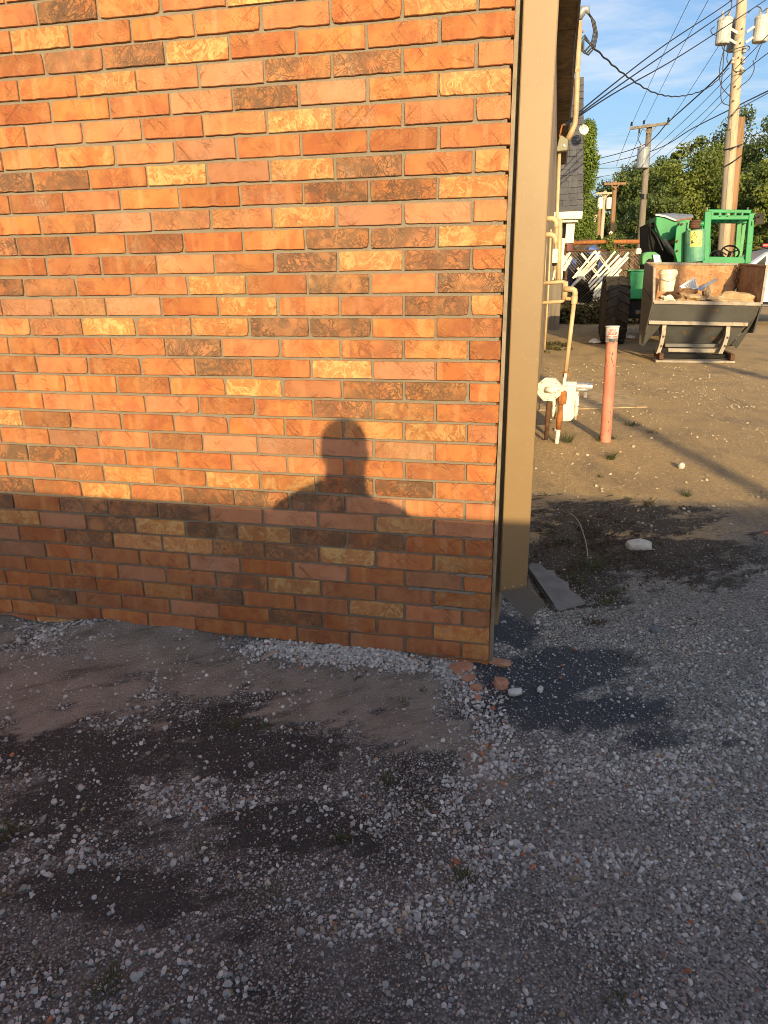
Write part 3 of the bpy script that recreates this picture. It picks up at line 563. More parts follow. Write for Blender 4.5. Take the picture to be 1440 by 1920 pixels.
for k in range(-29, 23):
    zb = 1.27 - BH * k; j = 8.0
    while j > -27:
        if k % 2 and j == 8.0: j0, half = 7.5, True
        else: j0, half = j - 1, False
        xm = (j0 + (.5 if half else 1) / (2 if half else 2) * (1 if half else 1) - 8) * BP if half else (j0 + .5 - 8) * BP
        if half: xm = (7.75 - 8) * BP
        d = Vector((xm, 0, zb + BT / 2)) - CAM_LOC; c = d.dot(CAM_F); px, py = 720 + FPX * d.dot(CAM_R) / max(c, .01), 960 + FPX * d.dot(CAM_D) / max(c, .01)
        w = (45 if half else 62); shown = max(0, min(px + w, 1440) - max(px - w, 0)) * max(0, min(py + 20, 1920) - max(py - 20, 0)) if c > .1 else 0
        if zb < -.01: shown *= .2
        cells.append((shown, k, j0, half, xm + .00435, zb + BT / 2)); j = j0
cells.sort(key=lambda c: -c[0])
rest = {'plain': MB(), 'dark': MB(), 'cream': MB()}; BR = random.Random(3)
for n_, (shown, k, j0, half, xm, zm) in enumerate(cells):
    jit = Vector((BR.uniform(-.0012, .0012), BR.uniform(-.0016, .0012), BR.uniform(-.0012, .0012))); ry = BR.uniform(-.006, .006); jit.x += BR.uniform(-.0035, .001) if j0 >= 7 else 0
    pool, vfs = (half_me, half_vf) if half else (full_me, full_vf); q = BR.randrange(len(pool))
    if n_ < 300 and shown > 0:
        o = bpy.data.objects.new('brick', pool[q]); COL.objects.link(o); o.parent = bld
        o.location = Vector((xm, 0, zm)) + jit; o.rotation_euler = (BR.uniform(-.01, .01), ry, BR.uniform(-.008, .008))
        t = look_of.get((k, j0)); 
        if half and t is None: t = look_of.get((k, 7.0))
        u_ = BR.random()
        o['dark'] = BR.uniform(.78, 1.0) if t == 'dark' else (.5 if t == 'mild' else (0.22 if u_ < .2 else 0.0))
        o['cream'] = BR.uniform(.6, 1.0) if t == 'cream' else (.35 if .2 < u_ < .3 else 0.0)
        o['pale'] = 1.0 if t == 'pale' else (BR.uniform(.2, .6) if u_ > .6 else 0.0)
    else:
        rot = Matrix.Rotation(ry, 3, 'Y'); L, H = (BL - BP / 2 if half else BL) / 2, BT / 2; c = Vector((xm, 0, zm)) + jit
        rest[BR.choices(('plain', 'dark', 'cream'), (70, 17, 13))[0]].hexa([c + rot @ Vector((x, y, z)) for z in (-H, H) for y in (0, .058) for x in (-L, L)])
for kind_, mb in rest.items():
    o = mb.build('bricks', M['brick'], bld, kind='stuff'); o['dark'] = 1.0 if kind_ == 'dark' else 0.0; o['cream'] = 1.0 if kind_ == 'cream' else 0.0; o['pale'] = .25

for (xa, xb, zc, sd) in ((-.285, -.055, .2895, 1), (-.20, -.04, .226, 2), (-.12, -.012, .354, 3)):
    rg = np.random.default_rng(sd); xs = np.linspace(xa, xb, 12); up = [(x, -.0035, zc + .003 + rg.uniform(-.001, .004)) for x in xs]; dn = [(x, -.0035, zc - .003 - rg.uniform(-.001, .004)) for x in xs[::-1]]
    MB().slab(up + dn, (0, .012, 0)).build('mortar_smear', M['mortar'], bld)
# corner strip, downspout, siding, eave
MB().hexa([(.001, .022, -.05), (.0125, .018, -.05), (.001, .045, -.05), (.0125, .045, -.05), (-.0005, .022, 3.2), (.0105, .018, 3.2), (-.0005, .045, 3.2), (.0105, .045, 3.2)]).build('corner_strip', M['trim'], bld)
z0, z1 = .285, 3.2
sp = MB().hexa([(.0275, .028, z0), (.1165, .028, z0 + .024), (.0275, .105, z0), (.1165, .105, z0 + .024), (.0125, .028, z1), (.1085, .028, z1), (.0125, .105, z1), (.1085, .105, z1)]).build('downspout', M['spout'], bld, bevel=.004)
e0, e1 = Vector((.1225, .205, .06)), Vector((.1745, .335, .075))
# kicked-out end of the downspout
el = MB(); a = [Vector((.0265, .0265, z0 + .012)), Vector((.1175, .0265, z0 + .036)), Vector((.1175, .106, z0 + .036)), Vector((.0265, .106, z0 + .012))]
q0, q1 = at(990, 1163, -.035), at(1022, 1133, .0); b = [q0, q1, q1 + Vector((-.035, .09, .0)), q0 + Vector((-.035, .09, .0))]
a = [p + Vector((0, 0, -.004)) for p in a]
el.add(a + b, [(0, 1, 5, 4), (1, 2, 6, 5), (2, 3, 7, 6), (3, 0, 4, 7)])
elb = el.build('elbow', M['elbowshade'], sp); sd = elb.modifiers.new('Solidify', 'SOLIDIFY'); sd.thickness = .002
for k in range(3): MB().lathe((.043 + k * .028, .0275, z0 + .022 + k * .0075), [(.0028, 0), (.0026, .0015), (.0012, .0025)], 8, (0, -1, 0)).build('screw', M['alu'], sp)
def wx(y): return .02 + .0145 * y
for k in range(14):
    y0, y1 = .11 + k * .95, .11 + (k + 1) * .95 - .006
    MB().hexa([(wx(y0) - .02, y0, .12), (wx(y0), y0, .12), (wx(y1) - .02, y1, .12), (wx(y1), y1, .12), (wx(y0) - .02, y0, 3.29), (wx(y0), y0, 3.29), (wx(y1) - .02, y1, 3.29), (wx(y1), y1, 3.29)]).build('siding_panel', M['siding'], bld)
for k in range(8):
    y0, y1 = .12 + k * 1.68, .12 + (k + 1) * 1.68 - .012
    MB().slab([(wx(y0) - .01, y0, 3.33), (wx(y0) + .155, y0, 3.33), (wx(y1) + .155, y1, 3.33), (wx(y1) - .01, y1, 3.33)], (0, 0, .02)).build('soffit_panel', M['soffit'], bld)
MB().slab([(wx(.1) + .157, .1, 3.315), (wx(.1) + .178, .1, 3.315), (wx(13.6) + .178, 13.6, 3.315), (wx(13.6) + .157, 13.6, 3.315)], (0, 0, .14)).build('gutter', M['fascia'], bld)
# vent elbows, conduits and a small box on the siding
for zz, yy in ((1.80, 5.1), (1.655, 5.0)):
    pts = [(wx(yy) - .01, yy, zz), (wx(yy) + .04, yy, zz)] + [(wx(yy) + .04 + .055 * math.sin(t), yy, zz - .055 * (1 - math.cos(t))) for t in np.linspace(.3, 1.5, 6)] + [(wx(yy) + .096, yy, zz - .085)]
    MB().tube(pts, [.024] * 8 + [.027], 14).build('vent_elbow', M['pvc'], bld, smooth=True)
MB().tube([at(1049, 285, 8.0), at(1044, 420, 8.0), at(1040, 520, 8.0)], .022, 10).build('conduit', M['pvc'], bld, smooth=True)
MB().tube([at(1033, 430, 6.4), at(1028, 545, 6.4), at(1021, 655, 6.4)], .012, 8).build('conduit', M['pvc'], bld, smooth=True)
MB().tube([at(1024, 455, 6.0), at(1021, 535, 6.0)], .008, 8).build('conduit', M['pvc'], bld, smooth=True)
MB().tube([at(1050, 410, 9.0), at(1047, 530, 9.0)], .035, 8).build('conduit', M['pvc'], bld, smooth=True)
c = at(1040.5, 480, 6.4); bx = MB().box(c, (.062, .09, .15)).build('meter_socket', M['meterwhite'], bld, bevel=.01)
MB().lathe(c + Vector((0, 0, -.075)), [(.026, 0), (.026, -.022), (.018, -.03)], 12).build('meter_glass', M['black'], bx)
MB().tube([at(1040, 507, 6.4), at(1037, 525, 6.4)], .011, 8).build('conduit', M['whitewood'], bld)

# ------------------------------------------------------------------ splash block, gas meter, bollard and cup
t = thing('splash_block', 'flat grey splash block on the dirt at the outlet of the tan downspout', 'splash block', (.23, .7, 0))
g0 = .006
MB().slab([(.125, .97, g0), (.17, .965, g0), (.20, .90, g0), (.235, .90, g0), (.25, .82, g0), (.295, .77, g0), (.30, .70, g0), (.345, .63, g0), (.36, .575, g0), (.25, .49, g0), (.225, .50, g0), (.12, .86, g0)], (0, 0, .009)).build('plate', M['slabgrey'], t, bevel=.003)
rim = MB()
for k in range(5):
    p0 = Vector((.125, .86, .024)).lerp(Vector((.236, .495, .024)), k / 5 + .03); p1 = Vector((.125, .86, .024)).lerp(Vector((.236, .495, .024)), k / 5 + .13)
    rim.tube([p0, p1], .008, 4)
rim.tube([(.121, .86, .034), (.232, .495, .034)], .006, 4).tube([(.13, .86, .014), (.241, .495, .014)], .006, 4); rim.build('slotted_rim', M['slabgrey'], t)

t = thing('gas_meter', 'white gas meter with regulator, rusty valve and cream riser pipe against the tan siding', 'gas meter', (.28, 3.58, 0))
ym = 3.68
for xo, yo, nm in ((.262, 3.62, 'meter_half'), (.385, 3.70, 'meter_half')):
    pass
body = MB(); cx, cz = .335, .315
def dia(cx, cz, y0, y1, w, h, tw):
    P = []
    for k in range(16):
        a = 2 * math.pi * k / 16; sx, sz = math.cos(a), math.sin(a); P.append(Vector((cx + math.copysign(abs(sx) ** .6, sx) * w, y0 + tw * sx, cz + math.copysign(abs(sz) ** .6, sz) * h)))
    return P
body.slab(dia(.340, .315, 3.62, 0, .078, .145, 0), (0, .15, 0)); body.build('meter_body', M['meterwhite'], t, bevel=.012)
for x0, x1, nm in ((.215, .288, 'diaphragm_case'), (.392, .44, 'diaphragm_case')):
    mb = MB()
    for xx, k in ((x0, .80), ((x0 + x1) / 2, 1.0), (x1, .80)):
        pass
    prof = [(.05, 0), (.115, .012), (.13, .02), (.13, .034), (.105, .045), (.06, x1 - x0)]
    mb.lathe((x0, 3.73, .30), prof, 16, (1, 0, 0)); o = mb.build(nm, M['meterwhite'], t, smooth=False, bevel=.004)
    for k in range(8):
        a = 2 * math.pi * k / 8; MB().lathe((x0 + .036, 3.73 + .122 * math.cos(a), .30 + .122 * math.sin(a)), [(.007, -.02), (.007, .012)], 6, (1, 0, 0)).build('bolt', M['rust'], o)
MB().lathe((.30, 3.70, .44), [(.045, 0), (.045, .12), (.03, .125)], 12, (1, 0, 0)).build('meter_top', M['meterwhite'], t, bevel=.006)
ix = MB().lathe((.415, 3.68, .445), [(.042, 0), (.042, .055), (.034, .056), (.034, .066), (.042, .067), (.042, .085), (.034, .087), (.034, .118)], 14, (1, 0, 0)).build('index_cylinder', M['alu'], t)
for k in range(3): MB().box((.455, 3.645, .43 + k * .018), (.065, .012, .010)).build('fin', M['alu'], ix)
MB().lathe((.485, 3.66, .41), [(.013, 0), (.013, -.045)], 8).build('drain_plug', M['alu'], ix)
# regulator: an eight-sided disc with a raised arm
reg = MB(); oc = [Vector((.193 + .098 * math.cos(math.pi / 8 + k * math.pi / 4), 3.55 - .035 * math.cos(math.pi / 8 + k * math.pi / 4), .437 + .098 * math.sin(math.pi / 8 + k * math.pi / 4))) for k in range(8)]
rg_ = reg.slab(oc, (.012, .05, 0)).build('regulator', M['meterwhite'], t, bevel=.003)
MB().tube([(.175, 3.54, .44), (.215, 3.522, .44), (.30, 3.56, .445)], [.024, .026, .026], 10).build('regulator_arm', M['meterwhite'], rg_, smooth=True)
for k in range(8):
    a = k * math.pi / 4; MB().lathe((.193 + .078 * math.cos(a), 3.548 - .028 * math.cos(a), .437 + .078 * math.sin(a)), [(.004, 0), (.004, .006)], 6, (-.3, -1, 0)).build('bolt', M['rust'], rg_)
MB().tube([(.205, 3.60, .35), (.20, 3.6, .22), (.198, 3.6, .02)], [.02, .022, .015], 8).build('inlet_pipe', M['darkrust'], t, smooth=True)
MB().tube([(.281, 3.56, -.04), (.290, 3.57, .12)], .017, 10).build('riser_pipe', M['meterwhite'], t, smooth=True)
MB().tube([(.289, 3.57, .115), (.293, 3.57, .2), (.296, 3.57, .28), (.300, 3.575, .33)], [.020, .027, .019, .017], 10).build('riser_pipe', M['rust'], t, smooth=True)
v = MB().lathe((.303, 3.57, .37), [(.02, -.05), (.032, -.045), (.036, -.02), (.036, .04), (.03, .055), (.022, .06)], 8).build('valve', M['rust'], t, bevel=.003)
MB().box((.309, 3.54, .50), (.022, .012, .14), Matrix.Rotation(.10, 3, 'Y')).build('valve_lever', M['meterwhite'], v, bevel=.005)
MB().lathe((.318, 3.575, .585), [(.018, -.05), (.026, -.045), (.026, -.01), (.019, -.005)], 10).build('union', M['rust'], t)
MB().tube([(.316, 3.58, .58), (.330, 3.58, .85), (.343, 3.58, 1.13)], .0165, 12).build('riser_pipe', M['pvc'], t, smooth=True)
MB().lathe((.3425, 3.58, 1.12), [(.018, -.03), (.024, -.028), (.024, .03), (.018, .032)], 12).build('union', M['pvc'], t)
MB().tube([(.3435, 3.58, 1.14), (.344, 3.58, 1.17), (.339, 3.58, 1.19), (.325, 3.58, 1.198), (.262, 3.58, 1.20)], .021, 12).build('elbow', M['pvc'], t, smooth=True)
MB().tube([(.268, 3.60, 1.255), (.270, 3.60, 1.20), (.266, 3.60, 1.12)], [.020, .023, .021], 12).build('tee', M['pvc'], t, smooth=True)
MB().tube([(.09, 3.60, 1.243), (.24, 3.60, 1.253), (.258, 3.60, 1.25), (.268, 3.60, 1.235)], .0145, 10).build('branch_pipe', M['pvc'], t, smooth=True)
MB().tube([(.08, 3.60, 1.098), (.235, 3.60, 1.108), (.256, 3.6, 1.113), (.266, 3.6, 1.13)], .0145, 10).build('branch_pipe', M['pvc'], t, smooth=True)
MB().lathe((.292, 3.58, 1.13), [(.014, -.01), (.014, .02)], 10, (1, -.5, 0)).build('cap', M['pvc'], t)

t = thing('bollard', 'faded salmon red pipe bollard standing alone by the gas meter', 'bollard', (.667, 3.7, 0))
bx0, bx1 = Vector((.6755, 3.7, -.05)), Vector((.6555, 3.7, .80))
MB().tube([bx0, bx0.lerp(bx1, .5), bx1], .0435, 24).build('post', M['salmon'], t, smooth=False)
ch = MB(); rg = np.random.default_rng(5)
for k in range(11):
    a = rg.uniform(-2.6, -.6); zz = rg.uniform(.1, .75) if k > 2 else .62 + k * .03; c = bx0.lerp(bx1, (zz + .05) / .85) + Vector((math.cos(a), math.sin(a), 0)) * .0437
    u_ = Vector((-math.sin(a), math.cos(a), 0)); w, h = rg.uniform(.002, .005), rg.uniform(.004, .014) * (2.0 if k < 3 else 1)
    ch.add([c + u_ * w * math.cos(q) + Vector((0, 0, 1)) * h * math.sin(q) * rg.uniform(.7, 1.2) for q in np.linspace(0, 5.5, 7)] , [tuple(range(7))])
ch.build('paint_chip', M['darkrust'], t)
cup0 = Vector((.6535, 3.7, .782)); ax = (bx1 - bx0).normalized()
t = thing('plastic_cup', 'clear plastic drink cup with red lettering upside over the top of the red bollard', 'cup', tuple(cup0))
t['label'] = 'white plastic drink cup with red BIG GULP lettering on top of the red bollard'
CR = lambda z: .0445 + (z / .138) * .0068
MB().tube_prof(cup0, ax, [(CR(0) - .001, 0), (CR(.04), .04), (CR(.045), .045)], 28).build('cup_base', M['clear'], t, smooth=True)
cb = MB().tube_prof(cup0, ax, [(CR(.045), .0452), (CR(.09), .09), (CR(.132), .132), (CR(.132) - .002, .1325), (CR(.09) - .002, .09)], 28).build('cup_body', M['cup'], t, smooth=True)
MB().tube_prof(cup0, ax, [(CR(.13), .129), (CR(.13) + .0035, .131), (CR(.13) + .0035, .137), (CR(.13), .139)], 28).build('rim', M['cup'], t, smooth=True)
RED = simple('red_print', (.62, .03, .05), rough=.5, bump=0)
def wrap_text(txt, size, zc, parent, mat, bold=.0007):
    cu = bpy.data.curves.new('t', 'FONT'); cu.body = txt; cu.size = size; cu.align_x = 'CENTER'; cu.align_y = 'CENTER'; cu.offset = bold; cu.resolution_u = 3
    ob = bpy.data.objects.new('t', cu); COL.objects.link(ob); bpy.context.view_layer.update()
    me = bpy.data.meshes.new_from_object(ob.evaluated_get(bpy.context.evaluated_depsgraph_get())); bpy.data.objects.remove(ob)
    face = math.atan2(CAM_LOC.y - cup0.y, CAM_LOC.x - cup0.x)
    for v in me.vertices:
        z = zc + v.co.y; r = CR(z) + .0008; a = face + v.co.x / r + .05; p = cup0 + ax * z + Vector((math.cos(a) * r, math.sin(a) * r, 0)); v.co = p
    me.materials.append(mat); return link('lettering', me, parent)
wrap_text('BIG', .031, .108, cb, RED); wrap_text('GULP', .031, .083, cb, RED)
face = math.atan2(CAM_LOC.y - cup0.y, CAM_LOC.x - cup0.x)
for a0, a1 in ((-.95, -.22), (.22, .95)):
    mb = MB(); vs = []
    for k in range(7):
        a = face + a0 + (a1 - a0) * k / 6
        for z in (.057, .0625): vs.append(cup0 + ax * z + Vector((math.cos(a), math.sin(a), 0)) * (CR(z) + .0008))
    mb.add(vs, [(2 * k, 2 * k + 2, 2 * k + 3, 2 * k + 1) for k in range(6)]); mb.build('printed_band', RED, cb)

# ------------------------------------------------------------------ service mast on the eave
t = thing('service_mast', 'tan electrical service mast with weatherhead rising past the dark eave', 'service mast', tuple(at(1055, 265, 8)))
Y8 = 8.0
mpts = [at(1064, 262, Y8), at(1072, 247, Y8), at(1078, 232, Y8), at(1080, 212, Y8), at(1083, 130, Y8), at(1087, 40, Y8)]
MB().tube(mpts, [.036, .036, .035, .034, .033, .032], 12).build('mast_pipe', M['mast'], t, smooth=True)
hd = at(1093, 27, Y8)
MB().tube([at(1086, 36, Y8), at(1088, 27, Y8), at(1094, 19, Y8), at(1101, 17, Y8), at(1104, 26, Y8)], [.035, .05, .052, .04, .015], 10).build('weatherhead', M['grey'], t, smooth=True)
MB().tube([at(1082, 60, Y8), at(1094, 59, Y8)], .012, 6).build('clamp', M['rust'], t)
MB().tube([at(1079, 130, Y8), at(1087, 131, Y8)], .044, 8).build('clamp', M['mast'], t)
MB().tube([at(1080, 130, Y8), at(1073, 140, Y8)], .01, 6).build('brace', M['mast'], t)
jb = [at(px, py, 7.9) for px, py in ((1044, 277), (1049, 256), (1053, 253), (1066, 262), (1064, 282), (1044, 284))]
MB().slab(jb, (0, .12, 0)).build('junction_box', M['olive'], t, bevel=.008)
MB().lathe(at(1058, 273, 7.89), [(.012, 0), (.012, .01)], 8, (0, -1, 0)).build('hasp', M['alu'], t)
MB().tube([at(1049, 257, 7.9), at(1052, 243, 7.9), at(1054, 235, 7.9), at(1059, 233, 7.9)], .010, 6).build('wire_anchor', M['rust'], t)
lp = MB()
for k, (dx, dy) in enumerate(((0, 0), (3, 3), (-3, -4))):
    lp.tube([at(1102 + .5 * k, 24, Y8), at(1112 + dx, 38 + dy, Y8), at(1117 + dx, 62 + dy, Y8), at(1112 + dx, 86 + dy, Y8), at(1100 + dx, 100 + dy, Y8), at(1091 + dx, 95 + dy, Y8), at(1091 + dx, 80 + dy, Y8), at(1096, 70 + dy, Y8), at(1106, 82, Y8), at(1113, 92, Y8)], .011, 6)
lp.build('drip_loop', M['wire'], t, smooth=True)

# ------------------------------------------------------------------ wires
def spline(pts, n=8):
    out = []; P = [pts[0]] + list(pts) + [pts[-1]]
    for i in range(1, len(P) - 2):
        for k in range(n):
            s = k / n; a, b, c, d = P[i - 1], P[i], P[i + 1], P[i + 2]
            out.append(.5 * ((2 * b) + (c - a) * s + (2 * a - 5 * b + 4 * c - d) * s * s + (3 * b - a - 3 * c + d) * s ** 3))
    return out + [pts[-1]]
def wire(label, pts, r, mat='wire', group=None, name='power_line', twist=0):
    P = spline([at(*p) for p in pts], 14 if twist else 8)
    if twist:
        Q = []; L = 0
        for i in range(len(P) - 1):
            for k in range(5):
                p = P[i].lerp(P[i + 1], k / 5); L += (P[i + 1] - P[i]).length / 5; Q.append(p + Vector((math.sin(L * twist), 0, math.cos(L * twist))) * r * .4)
        P = Q
    o = MB().tube(P, r * .8, 5).build(name, M[mat], smooth=True); return tag(o, label, 'cable', group)
wire('upper black service cable from the eave anchor to the sky above the pole', [(1059, 233, 8), (1150, 158, 10), (1250, 82, 12.5), (1370, 2, 16), (1460, -70, 19)], .013)
wire('middle black service cable from the eave anchor passing the pole top', [(1059, 235, 8), (1150, 168, 10), (1260, 92, 12.5), (1390, 3, 16), (1480, -60, 19)], .013)
wire('lowest black service cable from the eave anchor crossing the pale pole', [(1060, 236, 8), (1150, 176, 10), (1280, 102, 13), (1436, 0, 18), (1480, -30, 19.5)], .013)
wire('thick twisted cable sagging from the weatherhead to the transformer pole', [(1106, 82, 8), (1130, 105, 9), (1175, 143, 11), (1230, 175, 13.5), (1280, 180, 16), (1330, 163, 18.5), (1366, 128, 20.5)], .015, twist=9)
th = [((1183, 237, 34), (1240, 110, 27), (1293, 0, 23), (1330, -80, 21)), ((1207, 232, 34), (1270, 106, 27), (1328, 0, 23), (1365, -80, 21)),
      ((1183, 240, 34), (1155, 312, 60)), ((1207, 236, 34), (1175, 312, 60)), ((1254, 231, 34), (1345, 90, 26), (1400, 0, 23))]
for i, pts in enumerate(th): wire(['thin high voltage line rising from the left end of the wooden crossarm', 'thin high voltage line rising from the middle pin of the wooden crossarm', 'thin line running on from the left crossarm end down to the far treetops', 'thin line running on from the middle crossarm pin down to the far treetops', 'thin high voltage line rising from the right crossarm end past the pale pole'][i], pts, .011 if i < 2 or i == 4 else .016, 'wiregrey', 'high voltage lines at the crossarm pole')
bund = [('bundled cable from the transformer pole down across the crossarm to the far left', [(1372, 112, 21.5), (1340, 150, 23), (1256, 226, 30), (1200, 275, 40), (1104, 302, 60)], .028),
        ('first thin line left of the pale pole sloping down to the transformer can', [(1374, 135, 21.5), (1300, 210, 26), (1222, 283, 34)], .012),
        ('second thin line left of the pale pole sloping down to the grey pole', [(1376, 150, 21.5), (1310, 220, 26), (1215, 300, 34)], .012),
        ('third thin line left of the pale pole crossing the treetops', [(1376, 168, 21.5), (1300, 245, 27), (1240, 300, 36)], .010),
        ('communication cable from the right edge low across the pale pole to the grey pole', [(1445, 168, 18), (1380, 200, 22), (1300, 240, 27), (1217, 285, 34), (1104, 313, 52)], .022),
        ('lower communication cable from the right edge meeting the pale pole', [(1445, 172, 18), (1400, 196, 20.5), (1379, 207, 21.5)], .014),
        ('right hand tap line from the insulator ball to the pale pole', [(1450, 92, 19), (1422, 113, 20), (1392, 137, 21.3)], .014),
        ('line leaving the pole bracket up to the right', [(1445, 60, 19), (1415, 92, 20), (1378, 130, 21.3)], .012),
        ('line crossing low over the trees behind the brown stub pole', [(1445, 240, 26), (1380, 262, 28), (1300, 268, 40)], .014),
        ('far cable over the alley left of the crossarm pole', [(1217, 300, 34), (1160, 325, 50), (1100, 335, 60)], .018),
        ('far level cable above the dark tree', [(1200, 312, 44), (1150, 315, 52), (1102, 316, 60)], .02),
        ('far cable falling from the leafy column to the dark tree', [(1100, 328, 45), (1128, 334, 50)], .018),
        ('far lowest cable at the foot of the leafy column', [(1088, 378, 45), (1112, 364, 50), (1140, 350, 55)], .022)]
for l, pts, r in bund: wire(l, pts, r, 'wiregrey')

# ------------------------------------------------------------------ utility poles
def pole(name, label, base, top, r0, r1, mat, group=None):
    t = thing(name, label, 'utility pole', tuple(base), group)
    MB().tube([base, base.lerp(top, .5), top], [r0, (r0 + r1) / 2, r1], 14).build('shaft', M[mat], t, smooth=True); return t
def ground_under(px, py, y): p = at(px, py, y); return p
def transformer(t, c, r, h, mat, bush=2):
    tk = MB().lathe(c, [(r * .93, -h / 2), (r, -h / 2 + .03), (r, h / 2 - .05), (r * 1.05, h / 2 - .045), (r * 1.05, h / 2 - .01), (r * .9, h / 2 + .03)], 18).build('transformer_tank', M[mat], t)
    for k in range(bush):
        o = c + Vector((-r * .45 + k * r * .9 / max(1, bush - 1), -r * .1, h / 2 + .02))
        MB().lathe(o, [(.03, 0), (.045, .03), (.025, .05), (.042, .08), (.022, .10), (.036, .13), (.015, .16), (.02, .19)], 8).build('bushing', M['porcelain'], tk)
Yp = 21.5
top = at(1402, -150, Yp); b0 = at(1357, 470, Yp); b0 = b0 + (b0 - top) * (b0.z / (top.z - b0.z)); 
p1 = pole('utility_pole', 'pale tall utility pole carrying three transformers near the right edge', b0, top, .155, .125, 'polelight')
for px, py, mat, yy in ((1357, 60, 'tank', 21.5), (1427, 56, 'tank', 21.5), (1378, 73, 'tankblue', 21.9)):
    transformer(p1, at(px, py, yy), .19, .58, mat)
for a, b in (((1370, 54), (1383, 62)), ((1368, 74), (1381, 82)), ((1400, 60), (1414, 50)), ((1398, 80), (1412, 70))):
    MB().tube([at(*a, 21.4), at(*b, 21.4)], .04, 4).build('bracket', M['tank'], p1)
for py in (93, 113, 133): 
    q = at(1396 - (py - 93) * .12, py, 21.35); MB().lathe(q, [(.05, -.07), (.06, -.03), (.03, 0), (.06, .03), (.05, .07)], 8).build('spool_insulator', M['porcelain'], p1)
q = at(1374, 114, 21.35); MB().lathe(q, [(.05, -.07), (.06, -.03), (.03, 0), (.06, .03), (.05, .07)], 8).build('spool_insulator', M['porcelain'], p1)
MB().tube([at(1366, 246, 21.3), at(1358, 360, 21.3), at(1350, 470, 21.3), at(1345, 560, 21.3)], .075, 10).build('conduit_guard', M['polegrey'], p1, smooth=True)
for k in range(9): MB().lathe(at(1391 - k * 3.2, 54 + k * 27, 21.36), [(.022, 0), (.02, .03)], 6, (0, -1, 0)).build('bolt', M['darkrust'], p1)
lp = [[(1340, 50), (1333, 56), (1336, 64), (1344, 66)], [(1353, 82), (1356, 92), (1366, 96), (1378, 92), (1400, 86), (1406, 90), (1402, 95)], [(1375, 92), (1366, 98), (1363, 112), (1368, 122)], [(1360, 84), (1350, 125), (1352, 160), (1370, 182)], [(1412, 113), (1414, 130), (1405, 148), (1388, 162)], [(1428, 82), (1422, 96), (1416, 112)], [(1373, 120), (1378, 134), (1398, 132)], [(1358, 84), (1356, 120), (1352, 185), (1368, 198)], [(1402, 25), (1416, 13), (1426, 15), (1427, 22)], [(1430, 22), (1438, 16), (1448, 14)], [(1360, 30), (1368, 22), (1372, 4), (1360, -8)]]
jm = MB()
for L in lp: jm.tube(spline([at(px, py, 21.2) for px, py in L], 6), .012, 5)
jm.build('jumper_wires', M['wire'], p1, smooth=True)
top = at(1386, 221, 22.3); b0 = at(1362, 470, 22.3); b0 = b0 + (b0 - top) * (b0.z / (top.z - b0.z))
p2 = pole('utility_pole', 'brown sawn-off pole stub standing close behind the pale transformer pole', b0, top, .20, .165, 'polebrown')
sl = MB()
for (a, b) in (((1358, 281), (1391, 271)), ((1358, 313), (1390, 292))): sl.tube([at(*a, 21.25), at((a[0] + b[0]) / 2, (a[1] + b[1]) / 2 + 1, 21.15), at(*b, 22.05)], .02, 5)
sl.build('strap', M['wire'], p2)
Y3 = 34.0; top = at(1218, 233, Y3); b0 = at(1201, 450, Y3); b0 = b0 + (b0 - top) * (b0.z / (top.z - b0.z))
p3 = pole('utility_pole', 'grey utility pole with a wooden crossarm and one transformer in front of the trees', b0, top, .17, .115, 'polegrey')
MB().tube([at(1181, 241, Y3 - .2), at(1255, 231, Y3 - .2)], .075, 4).build('crossarm', M['polegrey'], p3)
for a, b in (((1203, 239), (1216, 250)), ((1232, 236), (1219, 250))): MB().tube([at(*a, Y3 - .25), at(*b, Y3 - .2)], .025, 4).build('brace', M['polegrey'], p3)
for px, py in ((1184, 236), (1207, 233), (1253, 228)): MB().lathe(at(px, py, Y3 - .2), [(.05, 0), (.05, .06), (.03, .08), (.05, .12), (.02, .16)], 8).build('insulator', M['wire'], p3)
transformer(p3, at(1206, 297, Y3 - .2), .27, .80, 'tankblue', 1)
MB().tube(spline([at(1199, 246, Y3 - .2), at(1196, 258, Y3 - .2), at(1200, 268, Y3 - .2), at(1205, 278, Y3 - .2)], 5), .016, 5).build('tap_wire', M['wire'], p3)
MB().tube([at(1198.5, 250, Y3 - .2), at(1199, 240, Y3 - .2)], .04, 6).build('cutout', M['wire'], p3)
MB().tube([at(1208.4, 364, Y3), at(1207.6, 374, Y3)], .16, 10).build('black_band', M['wire'], p3)
far = [((1153, 340), (1147, 450), 62, 'polebrown', (1133, 1174, 344), 'brown far pole with a wide crossarm behind the rusty fence'),
       ((1135, 358), (1127, 452), 75, 'polelight', (1117, 1150, 362), 'pale far pole with two small transformers and a crossarm'),
       ((1125, 372), (1121, 450), 80, 'polebrown', None, 'plain brown far pole between the two paler far poles'),
       ((1110, 393), (1107, 448), 90, 'polelight', (1100, 1122, 404), 'small pale far pole nearest to the shingled house')]
